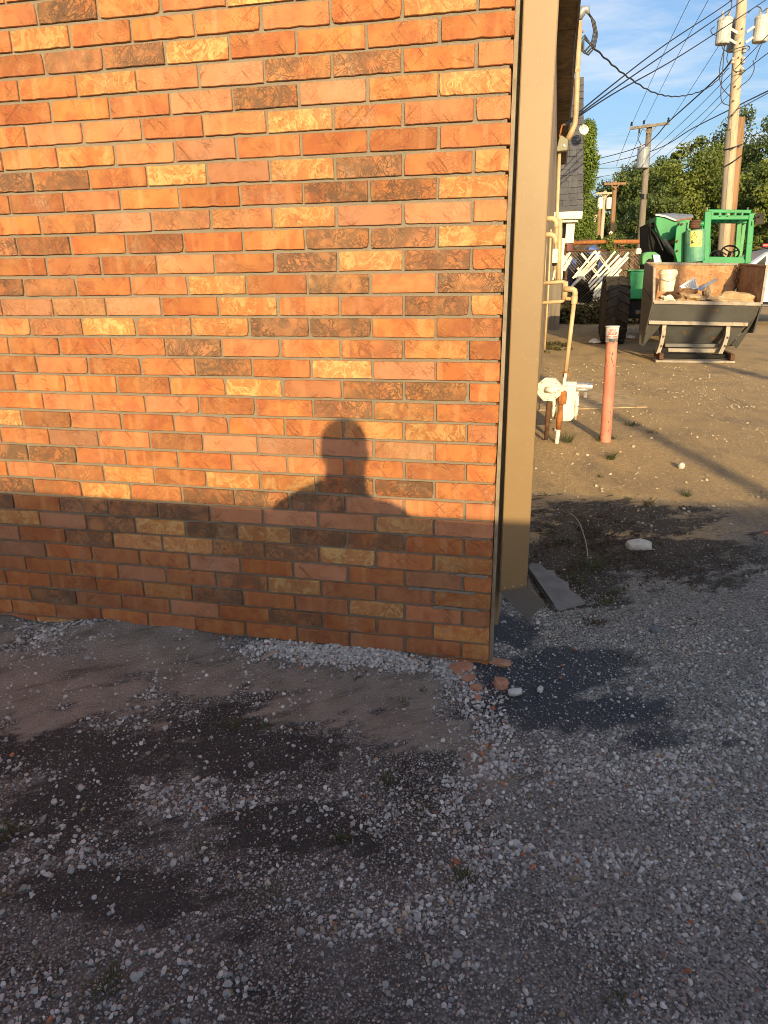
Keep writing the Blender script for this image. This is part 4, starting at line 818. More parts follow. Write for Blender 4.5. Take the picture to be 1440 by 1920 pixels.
for (a, b, yy, mat, arm, lab) in far:
    top = at(*a, yy); b0 = at(*b, yy); b0 = b0 + (b0 - top) * (b0.z / (top.z - b0.z)); t = pole('utility_pole', lab, b0, top, .21, .17, mat)
    if arm:
        MB().tube([at(arm[0], arm[2] + 1, yy - .3), at(arm[1], arm[2], yy - .3)], .12, 4).build('crossarm', M[mat], t)
        m_ = (arm[0] + arm[1]) / 2; MB().tube([at(m_ - 9, arm[2] + 1, yy - .3), at(m_, arm[2] + 10, yy - .3), at(m_ + 9, arm[2] + 1, yy - .3)], .06, 4).build('brace', M[mat], t)
    if yy == 75:
        for px in (1125.5, 1142): MB().lathe(at(px, 381, yy - .4), [(.25, -.5), (.27, -.4), (.27, .4), (.2, .5)], 10).build('transformer_tank', M['whitewood'], t)
    if yy == 90:
        for px in (1104, 1113): MB().lathe(at(px, 419, yy - .4), [(.22, -.45), (.25, .4)], 10).build('transformer_tank', M['whitewood'], t)
t = thing('street_lamp', 'tiny grey street lamp far off left of the pale far poles', 'street lamp', tuple(at(1096, 455, 70)))
MB().tube([at(1096, 500, 70), at(1096, 428, 70), at(1091, 431, 70)], .06, 6).build('post', M['grey'], t); MB().lathe(at(1091, 432, 70), [(.1, -.05), (.25, 0), (.1, .12)], 8).build('lamp_head', M['tank'], t)

# ------------------------------------------------------------------ shingled house beyond the brick building
t = thing('shingled_house', 'house with a steep slate grey shingled gable end and white trim beyond the eave', 'house', (-3, 15.4, 0))
Yh = 15.5
def hx(z): return .86 - .07 * (z - 2.5)      # right hand edge of the shingled face
zt = 5.15
MB().slab([(-5, Yh, 2.62), (hx(2.62) - .02, Yh, 2.62), (hx(zt) - .02, Yh, zt), (-5, Yh, zt)], (0, 7, 0)).build('upper_wall', M['wallback'], t)
SH = random.Random(4); sh_me = {}
r_ = 0; z = 2.62
while z < zt - .02:
    xr = hx(z); x = xr
    while x > xr - .95:
        wdt = SH.choice((.15, .18, .21, .12)); key = (round(wdt, 2))
        if key not in sh_me:
            mm = MB().hexa([(-wdt + .006, -.022, 0), (0, -.022, 0), (-wdt + .006, .02, 0), (0, .02, 0), (-wdt + .006, .0, .155), (0, .0, .155), (-wdt + .006, .02, .155), (0, .02, .155)]); me = bpy.data.meshes.new('shingle'); me.from_pydata(mm.v, [], mm.f); me.materials.append(M['shingle']); sh_me[key] = me
        o = bpy.data.objects.new('shingle', sh_me[key]); COL.objects.link(o); o.parent = t; o.matrix_parent_inverse = parent_inv(t)
        o.location = (x - SH.uniform(0, .006), Yh - .004 - SH.uniform(0, .012), z - SH.uniform(0, .02)); o.rotation_euler = (SH.uniform(-.03, .03), SH.uniform(-.03, .03), SH.uniform(-.02, .02)); x -= wdt
    z += .125
MB().box((-2.1, Yh + .03, 4.13), (5.0, .1, .03)).build('flashing', M['whitewood'], t)
MB().box((-2.02, Yh - .02, 2.52), (5.72, .34, .16)).build('cornice', M['whitewood'], t, bevel=.015)
MB().box((-2.1, Yh + .0, 2.41), (5.7, .22, .06)).build('frieze', M['whitewood'], t, bevel=.01)
MB().box((.60, Yh + .08, 2.16), (.19, .16, .44)).build('bracket', M['whitewood'], t, bevel=.01)
MB().box((.62, Yh + .09, 1.86), (.14, .12, .16)).build('red_block', M['redwood'], t)
MB().box((.42, Yh + .1, 1.6), (.16, .14, .9)).build('corner_post', M['whitewood'], t, bevel=.01)
MB().slab([(-5, Yh + .25, 0), (.5, Yh + .25, 0), (.5, Yh + .25, 2.4), (-5, Yh + .25, 2.4)], (0, 6.5, 0)).build('lower_wall', M['polegrey'], t)
t = thing('satellite_dish', 'white satellite dish on an arm at the edge of the shingled wall', 'satellite dish', tuple(at(1083, 262, 15.3)))
dc = at(1095, 243, 15.0); dn = (Vector((.35, -1, .25))).normalized(); du = dn.orthogonal().normalized(); dw = dn.cross(du)
mb = MB(); n_ = 14
rings = [(0.0, .04), (.05, .033), (.085, .016), (.105, 0)]
vs = []
for rr, dd in rings: vs += [dc - dn * dd + (du * math.cos(2 * math.pi * k / n_) + dw * math.sin(2 * math.pi * k / n_)) * max(rr, .001) for k in range(n_)]
mb.add(vs, [(i * n_ + k, i * n_ + (k + 1) % n_, (i + 1) * n_ + (k + 1) % n_, (i + 1) * n_ + k) for i in range(3) for k in range(n_)])
o = mb.build('dish', M['whitewood'], t); s_ = o.modifiers.new('S', 'SOLIDIFY'); s_.thickness = .008
MB().tube([dc + dn * -.05, at(1090, 254, 15.2), at(1082, 263, 15.45)], .016, 6).build('mast_arm', M['whitewood'], t)
MB().tube([dc - dw * .1, dc + dn * .16], .01, 5).build('feed_arm', M['grey'], t)

# ------------------------------------------------------------------ rusty fence, pickets and what lies behind
Yf = 18.6
t = thing('chain_link_fence', 'rusty chain link fence with pipe rails closing the end of the alley', 'fence', (1.6, Yf, 0))
def fx_(px): return at(px, 500, Yf).x
zr = at(1130, 455, Yf).z; zm = at(1130, 469, Yf).z
MB().tube([(.25, Yf, zr - .01), (1.5, Yf, zr + .02), (2.75, Yf, zr)], .055, 8).build('top_rail', M['rust'], t, smooth=True)
MB().tube([(.25, Yf, zm), (1.5, Yf, zm - .01), (3.4, Yf, zm)], .026, 8).build('middle_rail', M['darkrust'], t, smooth=True)
for px in (1062, 1150, 1210): MB().tube([(fx_(px), Yf + .06, 0), (fx_(px), Yf + .06, zr + (.14 if px == 1210 else 0))], .04, 8).build('post', M['darkrust'], t)
ch = MB(); s_ = .085; x0, x1 = .3, 3.3
for k in range(int((x1 - x0 + zm) / s_)):
    for sg in (1, -1):
        xs = x0 + k * s_ - (zm if sg > 0 else 0); a = Vector((xs, Yf + .02 * sg * .3, 0)); b = Vector((xs + zm, Yf + .02 * sg * .3, zm)) if sg > 0 else None
        if sg < 0: a = Vector((xs, Yf, zm)); b = Vector((xs + zm, Yf, 0))
        L = [(a.lerp(b, q)) for q in (0, 1)]
        d = b - a; t0 = max(0, (x0 - a.x) / d.x); t1 = min(1, (x1 - a.x) / d.x)
        if t1 > t0: ch.tube([a + d * t0, a + d * t1], .006, 3, False)
ch.build('wire_mesh', M['chain'], t)
def picket(label, poly_slats, rails, shade=None):
    tt = thing('picket_panel', label, 'picket panel', tuple(at(*poly_slats[0][0], 18.3)), 'white picket panels leaning on the fence')
    for a, b in poly_slats:
        A, B = at(*a, 18.3), at(*b, 18.3); d = (B - A).normalized(); n_ = Vector((-d.z, 0, d.x)); MB().slab([A - n_ * .028, B - n_ * .028, B + n_ * .028, A + n_ * .028], (0, .03, 0)).build('slat', M['whitewood'], tt, bevel=.008)
    for a, b in rails:
        A, B = at(*a, 18.36), at(*b, 18.36); d = (B - A).normalized(); n_ = Vector((-d.z, 0, d.x)); MB().slab([A - n_ * .028, B - n_ * .028, B + n_ * .028, A + n_ * .028], (0, .035, 0)).build('rail', M['whitewood'], tt, bevel=.008)
def lines(a, b, step, n, var):
    return [((a[0] + step[0] * k + var[k % len(var)][0], a[1] + step[1] * k + var[k % len(var)][1]), (b[0] + step[0] * k - var[(k + 1) % len(var)][0], b[1] + step[1] * k - var[(k + 1) % len(var)][1])) for k in range(n)]
picket('white picket panel nearest the building, half hidden by the meter pipes', [((1048, 502), (1065, 476)), ((1050, 506), (1069, 473)), ((1050, 514), (1071, 481)), ((1058, 508), (1072, 483))], [((1052, 474), (1068, 496))])
picket('white picket panel in the middle, fully in the sun', [((1074, 522), (1115, 472)), ((1079, 521), (1122, 479)), ((1083, 520), (1125, 471)), ((1082, 526), (1124, 482)), ((1074, 534), (1120, 487)), ((1071, 538), (1118, 494))], [((1090, 475), (1118, 510)), ((1083, 502), (1097, 524)), ((1115, 470), (1144, 508))])
picket('white picket panel with its lower half in the shadow of the tractor', [((1103, 532), (1154, 471)), ((1104, 538), (1161, 478)), ((1107, 543), (1165, 484)), ((1113, 548), (1179, 473)), ((1112, 555), (1178, 482)), ((1118, 556), (1165, 505)), ((1117, 562), (1160, 515))], [((1124, 480), (1143, 505)), ((1110, 502), (1128, 525)), ((1128, 530), (1140, 545))])
mb = MB()
for k in range(8):
    for j in range(4): pass
def heap(name, label, cat, mat, c, size, seed, n=3, rough=.22):
    import bmesh
    rg = np.random.default_rng(seed); bm = bmesh.new(); bmesh.ops.create_icosphere(bm, subdivisions=n, radius=1); ph = rg.uniform(0, 9, 6)
    for v in bm.verts:
        c_ = v.co; k = 1 + rough * (math.sin(c_.x * 4 + ph[0]) * math.sin(c_.y * 5 + ph[1]) + math.sin(c_.z * 6 + ph[2] + c_.x * 3)) + rg.normal(0, rough * .12); v.co = Vector((c_.x * size[0] * k, c_.y * size[1] * k, max(c_.z, -.35) * size[2] * k))
    me = bpy.data.meshes.new(name); bm.to_mesh(me); bm.free(); me.materials.append(M[mat]); o = bpy.data.objects.new(name, me); COL.objects.link(o); o.location = c; return tag(o, label, cat) if cat else o
heap('tarp_heap', 'bright blue crumpled tarp behind the rusty fence', 'tarp', 'tarp', (1.25, 20.4, 1.2), (.55, .5, .62), 3)
heap('tarp_heap', 'brown tarp draped over a low mound above the rusty top rail', 'tarp', 'browntarp', (1.3, 23.5, 1.5), (1.0, .8, .9), 5)
t = thing('black_panel', 'black board leaning behind the white picket panels', 'panel', (1.15, 18.9, 0)); MB().slab([(.80, 18.85, .55), (1.42, 18.85, .45), (1.52, 18.9, 1.72), (.95, 18.9, 1.86)], (0, .03, 0)).build('panel', M['black'], t); 
t = thing('board_stack', 'brown boards standing behind the right end of the rusty fence', 'boards', (2.6, 19.2, 0))
bs = random.Random(8)
for k in range(9): MB().box((2.15 + k * .13, 19.2 + bs.uniform(-.05, .05), .95 + bs.uniform(-.1, .1)), (.11, .03, 1.9), Matrix.Rotation(bs.uniform(-.06, .06), 3, 'Y')).build('board', M['board'], t)
t = thing('orange_barrel', 'orange drum glimpsed between the shadowed pickets', 'drum', (2.05, 19.6, 0)); MB().lathe((2.05, 19.6, 0), [(.26, 0), (.28, .1), (.27, .45), (.29, .47), (.27, .5), (.26, .95), (.2, 1.0)], 14).build('shell', M['rust'], t)

# ------------------------------------------------------------------ green loader tractor
Yt = 12.4
t = thing('loader_tractor', 'bright green loader tractor with an open roll cage parked behind the steel hopper', 'tractor', (2.4, Yt, 0))
def post(px0, py0, px1, py1, y0, y1, w, mat, nm, bev=.012):
    A, B = at(px0, py0, y0), at(px1, py1, y1); d = (B - A).normalized(); u_ = d.cross(Vector((0, 1, 0))); u_ = u_.normalized() if u_.length > .2 else Vector((1, 0, 0)); v_ = d.cross(u_); h = w / 2
    return MB().hexa([A - u_ * h - v_ * h, A + u_ * h - v_ * h, A - u_ * h + v_ * h, A + u_ * h + v_ * h, B - u_ * h - v_ * h, B + u_ * h - v_ * h, B - u_ * h + v_ * h, B + u_ * h + v_ * h]).build(nm, M[mat], t, bevel=bev)
# cab frame
post(1322, 494, 1327, 397, 12.3, 12.3, .115, 'green', 'cab_post'); post(1401, 494, 1409, 400, 12.3, 12.3, .10, 'green', 'cab_post')
post(1381, 482, 1386, 412, 13.3, 13.3, .085, 'greenpale', 'cab_post'); post(1387, 482, 1396, 412, 13.4, 13.4, .07, 'greenpale', 'cab_post'); post(1329, 480, 1330, 412, 13.3, 13.3, .06, 'green', 'cab_post')
post(1322, 408, 1411, 408, 12.3, 12.3, .075, 'green', 'roof_bar'); post(1327, 396, 1408, 397, 12.3, 12.3, .06, 'green', 'roof_bar'); post(1330, 413, 1400, 414, 13.3, 13.3, .10, 'green', 'roof_bar')
for px in (1336, 1350, 1364, 1379, 1392): post(px, 397, px - 1, 407, 12.28, 12.28, .035, 'green', 'grille_bar', .004)
for px in (1329, 1344, 1358, 1373, 1387, 1404): post(px, 397, px - 2, 411, 12.32, 13.3, .05, 'green', 'roof_slat', .004)
MB().slab([at(1322, 496, 12.27), at(1400, 494, 12.27), at(1394, 482, 12.27), at(1328, 481, 12.27)], (0, .12, 0)).build('dash_panel', M['green'], t, bevel=.01)
MB().slab([at(1330, 496, 12.6), at(1400, 494, 12.6), at(1398, 488, 12.6), at(1332, 488, 12.6)], (0, .7, 0)).build('floor', M['black'], t)
sw = MB(); cS = at(1369, 473, 12.75); nS = Vector((0, -.75, .66)).normalized(); uS = Vector((1, 0, 0)); wS = nS.cross(uS)
sw.tube([cS + (uS * math.cos(a) + wS * math.sin(a)) * .155 for a in np.linspace(0, 2 * math.pi, 21)], .016, 6)
for a in (.3, 2.4, 4.5): sw.tube([cS, cS + (uS * math.cos(a) + wS * math.sin(a)) * .15], .012, 5)
sw.tube([cS, cS - nS * .35], .03, 6).build('steering_wheel', M['black'], t, smooth=True)
MB().slab([at(1338, 482, 13.1), at(1358, 482, 13.1), at(1356, 470, 13.1), at(1340, 471, 13.1)], (0, .3, 0)).build('seat', M['black'], t, bevel=.03)
MB().tube(spline([at(1331, 480, 12.5), at(1336, 472, 12.5), at(1349, 470, 12.5), at(1362, 478, 12.5)], 5), .012, 5).build('hose', M['black'], t, smooth=True)
mr = MB().slab([at(1417, 400, 12.2), at(1431, 399, 12.2), at(1432, 401, 12.2), at(1431, 421, 12.2), at(1419, 421, 12.2), at(1416, 419, 12.2)], (.02, .05, 0)).build('mirror', M['rubber'], t, bevel=.01)
MB().tube([at(1410, 416, 12.3), at(1413, 410, 12.25), at(1424, 406, 12.18)], .014, 6).build('mirror_arm', M['black'], mr)
MB().slab([at(1407, 415, 12.25), at(1412, 413, 12.25), at(1412, 424, 12.25), at(1406, 424, 12.25)], (0, .06, 0)).build('side_lamp', M['rubber'], t, bevel=.008)
for px in (1326, 1402): MB().tube([at(px, 397, 12.3), at(px, 389, 12.3)], .01, 5).build('aerial_stub', M['grey'], t)
# boom head and lift arms
bo = [at(px, py, 12.9) for px, py in ((1230, 405), (1247, 405), (1271, 415), (1272, 442), (1255, 453), (1239, 451), (1228, 431))]
MB().slab(bo, (0, 1.3, 0)).build('boom', M['green'], t, bevel=.02)
MB().slab([at(1229, 404, 12.85), at(1262, 403, 13.4), at(1298, 405, 14.0), at(1300, 408, 13.4), at(1268, 415, 12.85), at(1247, 407, 12.85)], (0, 0, .03)).build('boom_cover', M['grey'], t)
MB().slab([at(1262, 412, 12.95), at(1298, 408, 12.95), at(1292, 470, 12.95), at(1268, 462, 12.95), at(1248, 450, 12.95)], (0, .6, 0)).build('boom_side', M['board'], t, bevel=.01)
for y0 in (12.25, 12.62):
    pl = [at(px, py, y0) for px, py in ((1264, 492), (1267, 430), (1272, 417), (1282, 412), (1318, 413), (1324, 418), (1324, 492))] if y0 > 12.5 else [at(px, py, y0) for px, py in ((1264, 470), (1268, 428), (1274, 416), (1284, 413), (1290, 418), (1287, 432), (1282, 492), (1270, 492))]
    MB().slab(pl, (0, .06, 0)).build('mast_plate', M['greenpale' if y0 > 12.5 else 'green'], t, bevel=.01)
bc = at(1302, 491, 12.15); bt = at(1303.5, 431, 12.15)
br_ = MB().tube([bc, bt], .172, 24).build('hydraulic_tank', M['barrelgreen'], t, bevel=.01)
cl_ = MB(); ct = at(1303, 421, 12.15)
for k in range(5): cl_.tube([ct + Vector((.085 * math.cos(a) , .085 * math.sin(a), -.05 + k * .027)) for a in np.linspace(0, 6.28, 15)], .016, 6)
cl_.tube([ct + Vector((0, 0, -.1)), ct + Vector((0, 0, .07))], .06, 10); cl_.build('coil_spring', M['darkrust'], t, smooth=True)
MB().tube([at(1310, 420, 12.15), at(1319, 420, 12.15)], .045, 10).build('pin', M['green'], t)
st = []
def tank_pt(u_, zz, off=.003):
    o = bc.lerp(bt, zz); a = -math.pi / 2 + u_; return o + Vector((math.cos(a), math.sin(a), 0)) * (.172 + off)
mb = MB(); N_ = 8
a0, a1 = -.62, .55
vs = [tank_pt(a0 + (a1 - a0) * k / N_, zz) for k in range(N_ + 1) for zz in (.47, .96)]
mb.add(vs, [(2 * k, 2 * k + 2, 2 * k + 3, 2 * k + 1) for k in range(N_)]); stk = mb.build('warning_sticker', M['yellow'], br_)
pr = MB()
def ink(P, w=.004):
    for i in range(len(P) - 1):
        for s_ in range(3):
            a, b = [tank_pt(P[i][0] + (P[i + 1][0] - P[i][0]) * (s_ + q) / 3, P[i][1] + (P[i + 1][1] - P[i][1]) * (s_ + q) / 3, .005) for q in (0, 1)]; pr.tube([a, b], w, 4)
ink([(-.52, .74), (-.25, .92), (.02, .74), (-.52, .74)]); ink([(-.3, .78), (-.22, .84), (-.18, .78)], .003); ink([(-.5, .58), (-.44, .68), (-.40, .6), (-.28, .6), (-.48, .57)], .008)
ink([(.15, .62), (.3, .70), (.42, .62), (.28, .55), (.15, .62)], .003); ink([(-.5, .52), (.48, .52)], .005); ink([(-.55, .95), (.5, .95)], .002)
pr.build('sticker_print', M['ink'], stk)
for k, (a, b, c_) in enumerate((((1222, 430), (1232, 446), (1243, 470)), ((1228, 420), (1240, 450), (1258, 478)), ((1248, 458), (1256, 470), (1275, 488)), ((1276, 440), (1272, 462), (1276, 486)))):
    MB().tube(spline([at(*a, 12.85), at(*b, 12.7), at(*c_, 12.6)], 5), .016, 6).build('hose', M['wire'], t, smooth=True)
for px, py in ((1274, 420), (1279, 420), (1270, 452), (1270, 470)): MB().lathe(at(px, py, 12.22), [(.02, 0), (.018, .02)], 6, (0, -1, 0)).build('bolt', M['darkrust'], t)
# chassis, fenders, lamp
MB().slab([at(1216, 418, 13.1), at(1236, 416, 13.1), at(1262, 456, 13.1), at(1300, 480, 13.1), at(1300, 600, 13.1), at(1216, 600, 13.1)], (0, 1.4, 0)).build('engine_block', M['black'], t)
MB().box((2.55, 13.2, .72), (1.7, 1.9, .5)).build('chassis', M['black'], t, bevel=.03)
MB().tube([at(1220, 408, 13.0), at(1216, 414, 13.0), at(1219, 424, 13.0), at(1223, 424, 13.0)], .016, 6).build('hose', M['black'], t)
MB().tube([at(1246, 450, 12.8), at(1272, 486, 12.5)], .035, 8).build('lift_arm', M['railsteel'], t)
MB().box(at(1196, 535, 12.2) + Vector((0, .25, 0)), (.33, .6, .50)).build('fuel_tank', M['green'], t, bevel=.03)
MB().box(at(1196, 508, 12.2) + Vector((.0, .28, .01)), (.36, .66, .03)).build('step_plate', M['greenpale'], t, bevel=.008)
fd = MB().slab([at(px, py, 12.5) for px, py in ((1204, 482), (1207, 475), (1214, 472), (1228, 472), (1236, 477), (1241, 488), (1242, 496), (1204, 496))], (0, .5, 0)).build('fender', M['greenpale'], t, bevel=.02)
MB().slab([at(1224, 477, 12.44), at(1238, 478, 12.44), at(1239, 492, 12.44), at(1226, 493, 12.44)], (0, .06, 0)).build('work_lamp', M['alu'], fd, bevel=.01)
MB().lathe(at(1218, 490, 12.48), [(.05, 0), (.05, .03)], 10, (0, -1, 0)).build('lamp', M['black'], fd)
MB().lathe(at(1197, 471, 12.7), [(.05, -.05), (.06, 0), (.04, .05)], 8).build('beacon', M['whitewood'], t)
def wheel(c, rad, wd):
    w = MB().tube_prof(Vector(c) - Vector((wd / 2, 0, 0)), Vector((1, 0, 0)), [(rad * .55, 0), (rad * .86, .0), (rad * .95, wd * .12), (rad * .95, wd * .88), (rad * .86, wd), (rad * .55, wd)], 32).build('wheel', M['rubber'], t)
    lg = MB()
    for k in range(22):
        for sg in (-1, 1):
            a = 2 * math.pi * (k + (.5 if sg > 0 else 0)) / 22; d = Vector((0, math.cos(a), math.sin(a))); tg = Vector((0, -math.sin(a), math.cos(a)))
            i0 = Vector(c) + d * rad * .93 + Vector((sg * .01, 0, 0)); o0 = Vector(c) + d * rad * .90 + Vector((sg * wd * .5, 0, 0)) + tg * rad * .16; h = tg * rad * .045
            lg.hexa([i0 - h, i0 + h, o0 - h, o0 + h, i0 - h + d * rad * .07, i0 + h + d * rad * .07, o0 - h + d * rad * .08, o0 + h + d * rad * .08])
    lg.build('tread_lugs', M['rubber'], w)
    MB().tube_prof(Vector(c) - Vector((wd * .3, 0, 0)), Vector((1, 0, 0)), [(rad * .54, 0), (rad * .5, wd * .1), (rad * .2, wd * .2), (rad * .2, wd * .4), (rad * .54, wd * .6)], 20).build('rim', M['railsteel'], w)
wheel((1.43, 12.25, .61), .61, .42); wheel((3.35, 12.0, .42), .42, .34); wheel((1.55, 14.4, .61), .61, .42); wheel((3.5, 14.4, .61), .61, .42)

# ------------------------------------------------------------------ steel hopper in front of it, and what it holds
t = thing('scrap_hopper', 'grey steel hopper with a rusty inside standing on skids before the green tractor', 'hopper', (2.4, 9.9, 0))
yb, yf = 10.5, 9.45
BL_, BR_ = at(1211, 494, yb), at(1388, 496, yb); bz = .74
FL, FR = at(1227, 503, yf), at(1438, 499, yf); LL, LR = at(1226, 567, yf - .18), at(1427, 571, yf - .18)
MB().slab([BL_, BR_, Vector((BR_.x - .02, yb, bz)), Vector((BL_.x + .02, yb, bz))], (0, .03, 0)).build('back_wall', M['hopperrust'], t)
def side(F, B, L, sg, nm):
    low = Vector((L.x - sg * .02, yf + .1, .42)); back = Vector((B.x + sg * .02, yb, .35))
    o = MB().slab([F, B, back, low, L], (.022 * -sg, 0, 0)).build(nm, M['steel'], t)
    i = MB().slab([F + Vector((.012 * sg, .03, -.02)), B + Vector((.012 * sg, -.03, -.02)), Vector((B.x + .012 * sg, yb - .03, bz)), Vector((L.x + .012 * sg, L.y + .03, L.z + .03))], (.004 * sg, 0, 0)).build('lining', M['hopperrust'], o)
    return o
side(FL, BL_, LL, 1, 'side_wall'); side(FR, BR_, LR, -1, 'side_wall')
MB().tube([FL, LL], .022, 4).build('edge_strip', M['railsteel'], t); MB().tube([FR, LR], .022, 4).build('edge_strip', M['railsteel'], t)
MB().tube([BL_ + Vector((0, 0, .0)), BR_], .022, 6).build('top_rim', M['railsteel'], t); MB().tube([FL, BL_], .02, 6).build('top_rim', M['railsteel'], t); MB().tube([FR, BR_], .02, 6).build('top_rim', M['hopperrust'], t)
MB().slab([LL + Vector((0, -.01, .03)), LR + Vector((0, -.01, .03)), LR + Vector((0, -.01, -.02)), LL + Vector((0, -.01, -.02))], (0, .03, 0)).build('front_lip', M['railsteel'], t, bevel=.006)
ML, MR = at(1216, 606, yf + .05), at(1408, 611, yf + .05); QL, QR = at(1243, 652, yf + .45), at(1362, 652, yf + .45)
MB().slab([LL, LR, MR, ML], (0, .025, 0)).build('front_plate', M['steel'], t)
MB().slab([at(1232, 607, yf + .07), at(1400, 611, yf + .07), QR, QL], (0, .025, 0)).build('lower_plate', M['steel'], t)
MB().slab([LL + Vector((.03, .10, -.12)), LR + Vector((-.03, .10, -.12)), Vector((BR_.x - .02, yb, .55)), Vector((LL.x + .02, yb, .55))], (0, 0, .03)).build('floor_plate', M['hopperrust'], t)
MB().slab([at(1217, 601, yf - .02), at(1403, 605, yf - .02), at(1402, 612, yf - .02), at(1216, 608, yf - .02)], (0, .05, 0)).build('cross_rail', M['railsteel'], t, bevel=.006)
for a, b, c_, d_ in (((1207, 538), (1226, 568), (1204, 651), (1198, 646)),):
    MB().slab([at(1206, 540, yf + .25), at(1226, 572, yf - .14), at(1217, 605, yf + .02), at(1203, 649, yf + .3), at(1198, 645, yf + .34)], (.02, .02, 0)).build('skirt_plate', M['steel'], t)
    MB().slab([at(1427, 575, yf - .14), at(1409, 605, yf + .0), at(1372, 646, yf + .3), at(1380, 653, yf + .3), at(1416, 600, yf + .3)], (.02, .02, 0)).build('skirt_plate', M['steel'], t)
    MB().slab([at(1217, 607, yf + .05), at(1240, 608, yf + .05), at(1205, 650, yf + .3)], (0, .02, 0)).build('gusset', M['steel'], t)
    MB().slab([at(1402, 608, yf + .05), at(1370, 609, yf + .05), at(1360, 648, yf + .3), at(1368, 648, yf + .3)], (0, .02, 0)).build('gusset', M['steel'], t)
def leg(pts, w):
    P = [at(px, py, y) for px, py, y in pts]; mb = MB()
    for i in range(len(P) - 1):
        A, B = P[i], P[i + 1]; mb.hexa([A + Vector((-w, 0, 0)), A + Vector((w, 0, 0)), A + Vector((-w, .16, 0)), A + Vector((w, .16, 0)), B + Vector((-w, 0, 0)), B + Vector((w, 0, 0)), B + Vector((-w, .16, 0)), B + Vector((w, .16, 0))])
    lg = mb.build('leg', M['railsteel'], t); 
    for px, py, y in pts[1:-1]: MB().lathe(at(px, py + 3, y - .0), [(.018, 0), (.015, .02)], 6, (0, -1, 0)).build('bolt', M['darkrust'], lg)
leg([(1246, 610, yf + .02), (1244, 628, yf + .0), (1240, 646, yf - .03), (1234, 663, yf - .06)], .028); leg([(1366, 612, yf + .02), (1364, 630, yf + .0), (1359, 646, yf - .03), (1351, 663, yf - .06)], .028)
MB().slab([at(1247, 644, yf + .2), at(1350, 645, yf + .2), at(1350, 652, yf + .2), at(1247, 651, yf + .2)], (0, .1, 0)).build('cross_tube', M['steel'], t, bevel=.008)
MB().slab([at(1253, 653, yf + .1), at(1350, 655, yf + .1), at(1349, 662, yf + .1), at(1253, 660, yf + .1)], (0, .1, 0)).build('cross_tube', M['railsteel'], t, bevel=.008)
MB().box((2.41, 9.55, .075), (.98, .25, .05)).build('base_channel', M['black'], t, bevel=.006)
MB().box((2.38, 9.38, .02), (1.12, .30, .035)).build('skid_plate', M['railsteel'], t, bevel=.006)
for x in (1.90, 2.90): MB().box((x, 9.55, .09), (.06, .6, .09)).build('skid', M['darkrust'], t, bevel=.006)
ct_ = MB(); c0 = at(1385, 500, 10.4)
for k in range(7): ct_.tube([c0 + Vector((.03 * math.cos(a) * (1 if k % 2 else .3), .02 * math.cos(a) * (.3 if k % 2 else 1), -.07 * k + .045 * math.sin(a))) for a in np.linspace(0, 6.28, 9)], .010, 5)
ct_.build('chain', M['darkrust'], t, smooth=True)
# contents
yl = 9.9
pc = at(1249, 546, yl); t = thing('plastic_pail', 'dirty white plastic pail standing in the left of the rusty hopper', 'pail', tuple(pc))
MB().lathe(pc, [(.105, 0), (.125, .235), (.127, .24), (.138, .245), (.138, .29), (.128, .295), (.128, .315), (.118, .318), (.112, .25)], 22).build('bucket', M['pail'], t, smooth=False)
MB().tube([pc + Vector((.138 * math.cos(a), -.138 * abs(math.sin(a)) , .27 - .12 * math.sin(a))) for a in np.linspace(0, math.pi, 9)], .004, 5).build('bail', M['grey'], t)
heap('rubble_bed', 'dark grey rubble filling the bottom of the rusty hopper', 'rubble', 'darksack', (2.42, 9.95, .72), (.72, .40, .16), 9)
heap('cement_sack', 'slumped tan paper sack in the middle of the hopper', 'sack', 'sack', tuple(at(1296, 562, 9.55)), (.19, .16, .10), 11)
heap('cement_sack', 'longest tan paper sack lying to the right in the hopper', 'sack', 'sack', tuple(at(1370, 565, 9.58)), (.40, .17, .11), 12)
heap('cement_sack', 'upright crumpled tan sack top near the metal strip in the hopper', 'sack', 'sack', tuple(at(1326, 556, 9.65)), (.07, .10, .13), 13)
heap('food_carton', 'small crushed white and orange carton at the left of the hopper lip', 'carton', 'pail', tuple(at(1251, 562, 9.5)), (.10, .09, .07), 14)
heap('cardboard_scrap', 'brown cardboard scrap under the white paper in the hopper', 'cardboard', 'board', tuple(at(1288, 550, 9.8)), (.14, .1, .07), 15)
pp = thing('paper_sheet', 'white printed paper sheet propped up in the hopper', 'paper', tuple(at(1295, 535, 9.85)))
MB().slab([at(1274, 537, 9.8), at(1301, 520, 9.95), at(1311, 541, 9.85), at(1286, 544, 9.75)], (0, .004, .002)).build('sheet', M['paper'], pp)
for k in range(5): MB().slab([at(1283 + k * 4.5, 535 - k * 2.6, 9.80 + k * .012), at(1285 + k * 4.5, 534 - k * 2.6, 9.805 + k * .012), at(1292 + k * 3.6, 541 - k * .6, 9.76 + k * .014), at(1290 + k * 3.6, 542 - k * .6, 9.755 + k * .014)], (0, .004, 0)).build('printed_line', M['grey'], pp)
t = tag(MB().slab([at(1308, 542, 9.75), at(1345, 522, 10.1), at(1346, 526, 10.1), at(1314, 546, 9.75)], (0, .05, .01)).build('metal_strip', M['alu']), 'bent aluminium strip sticking up out of the hopper', 'metal strip')

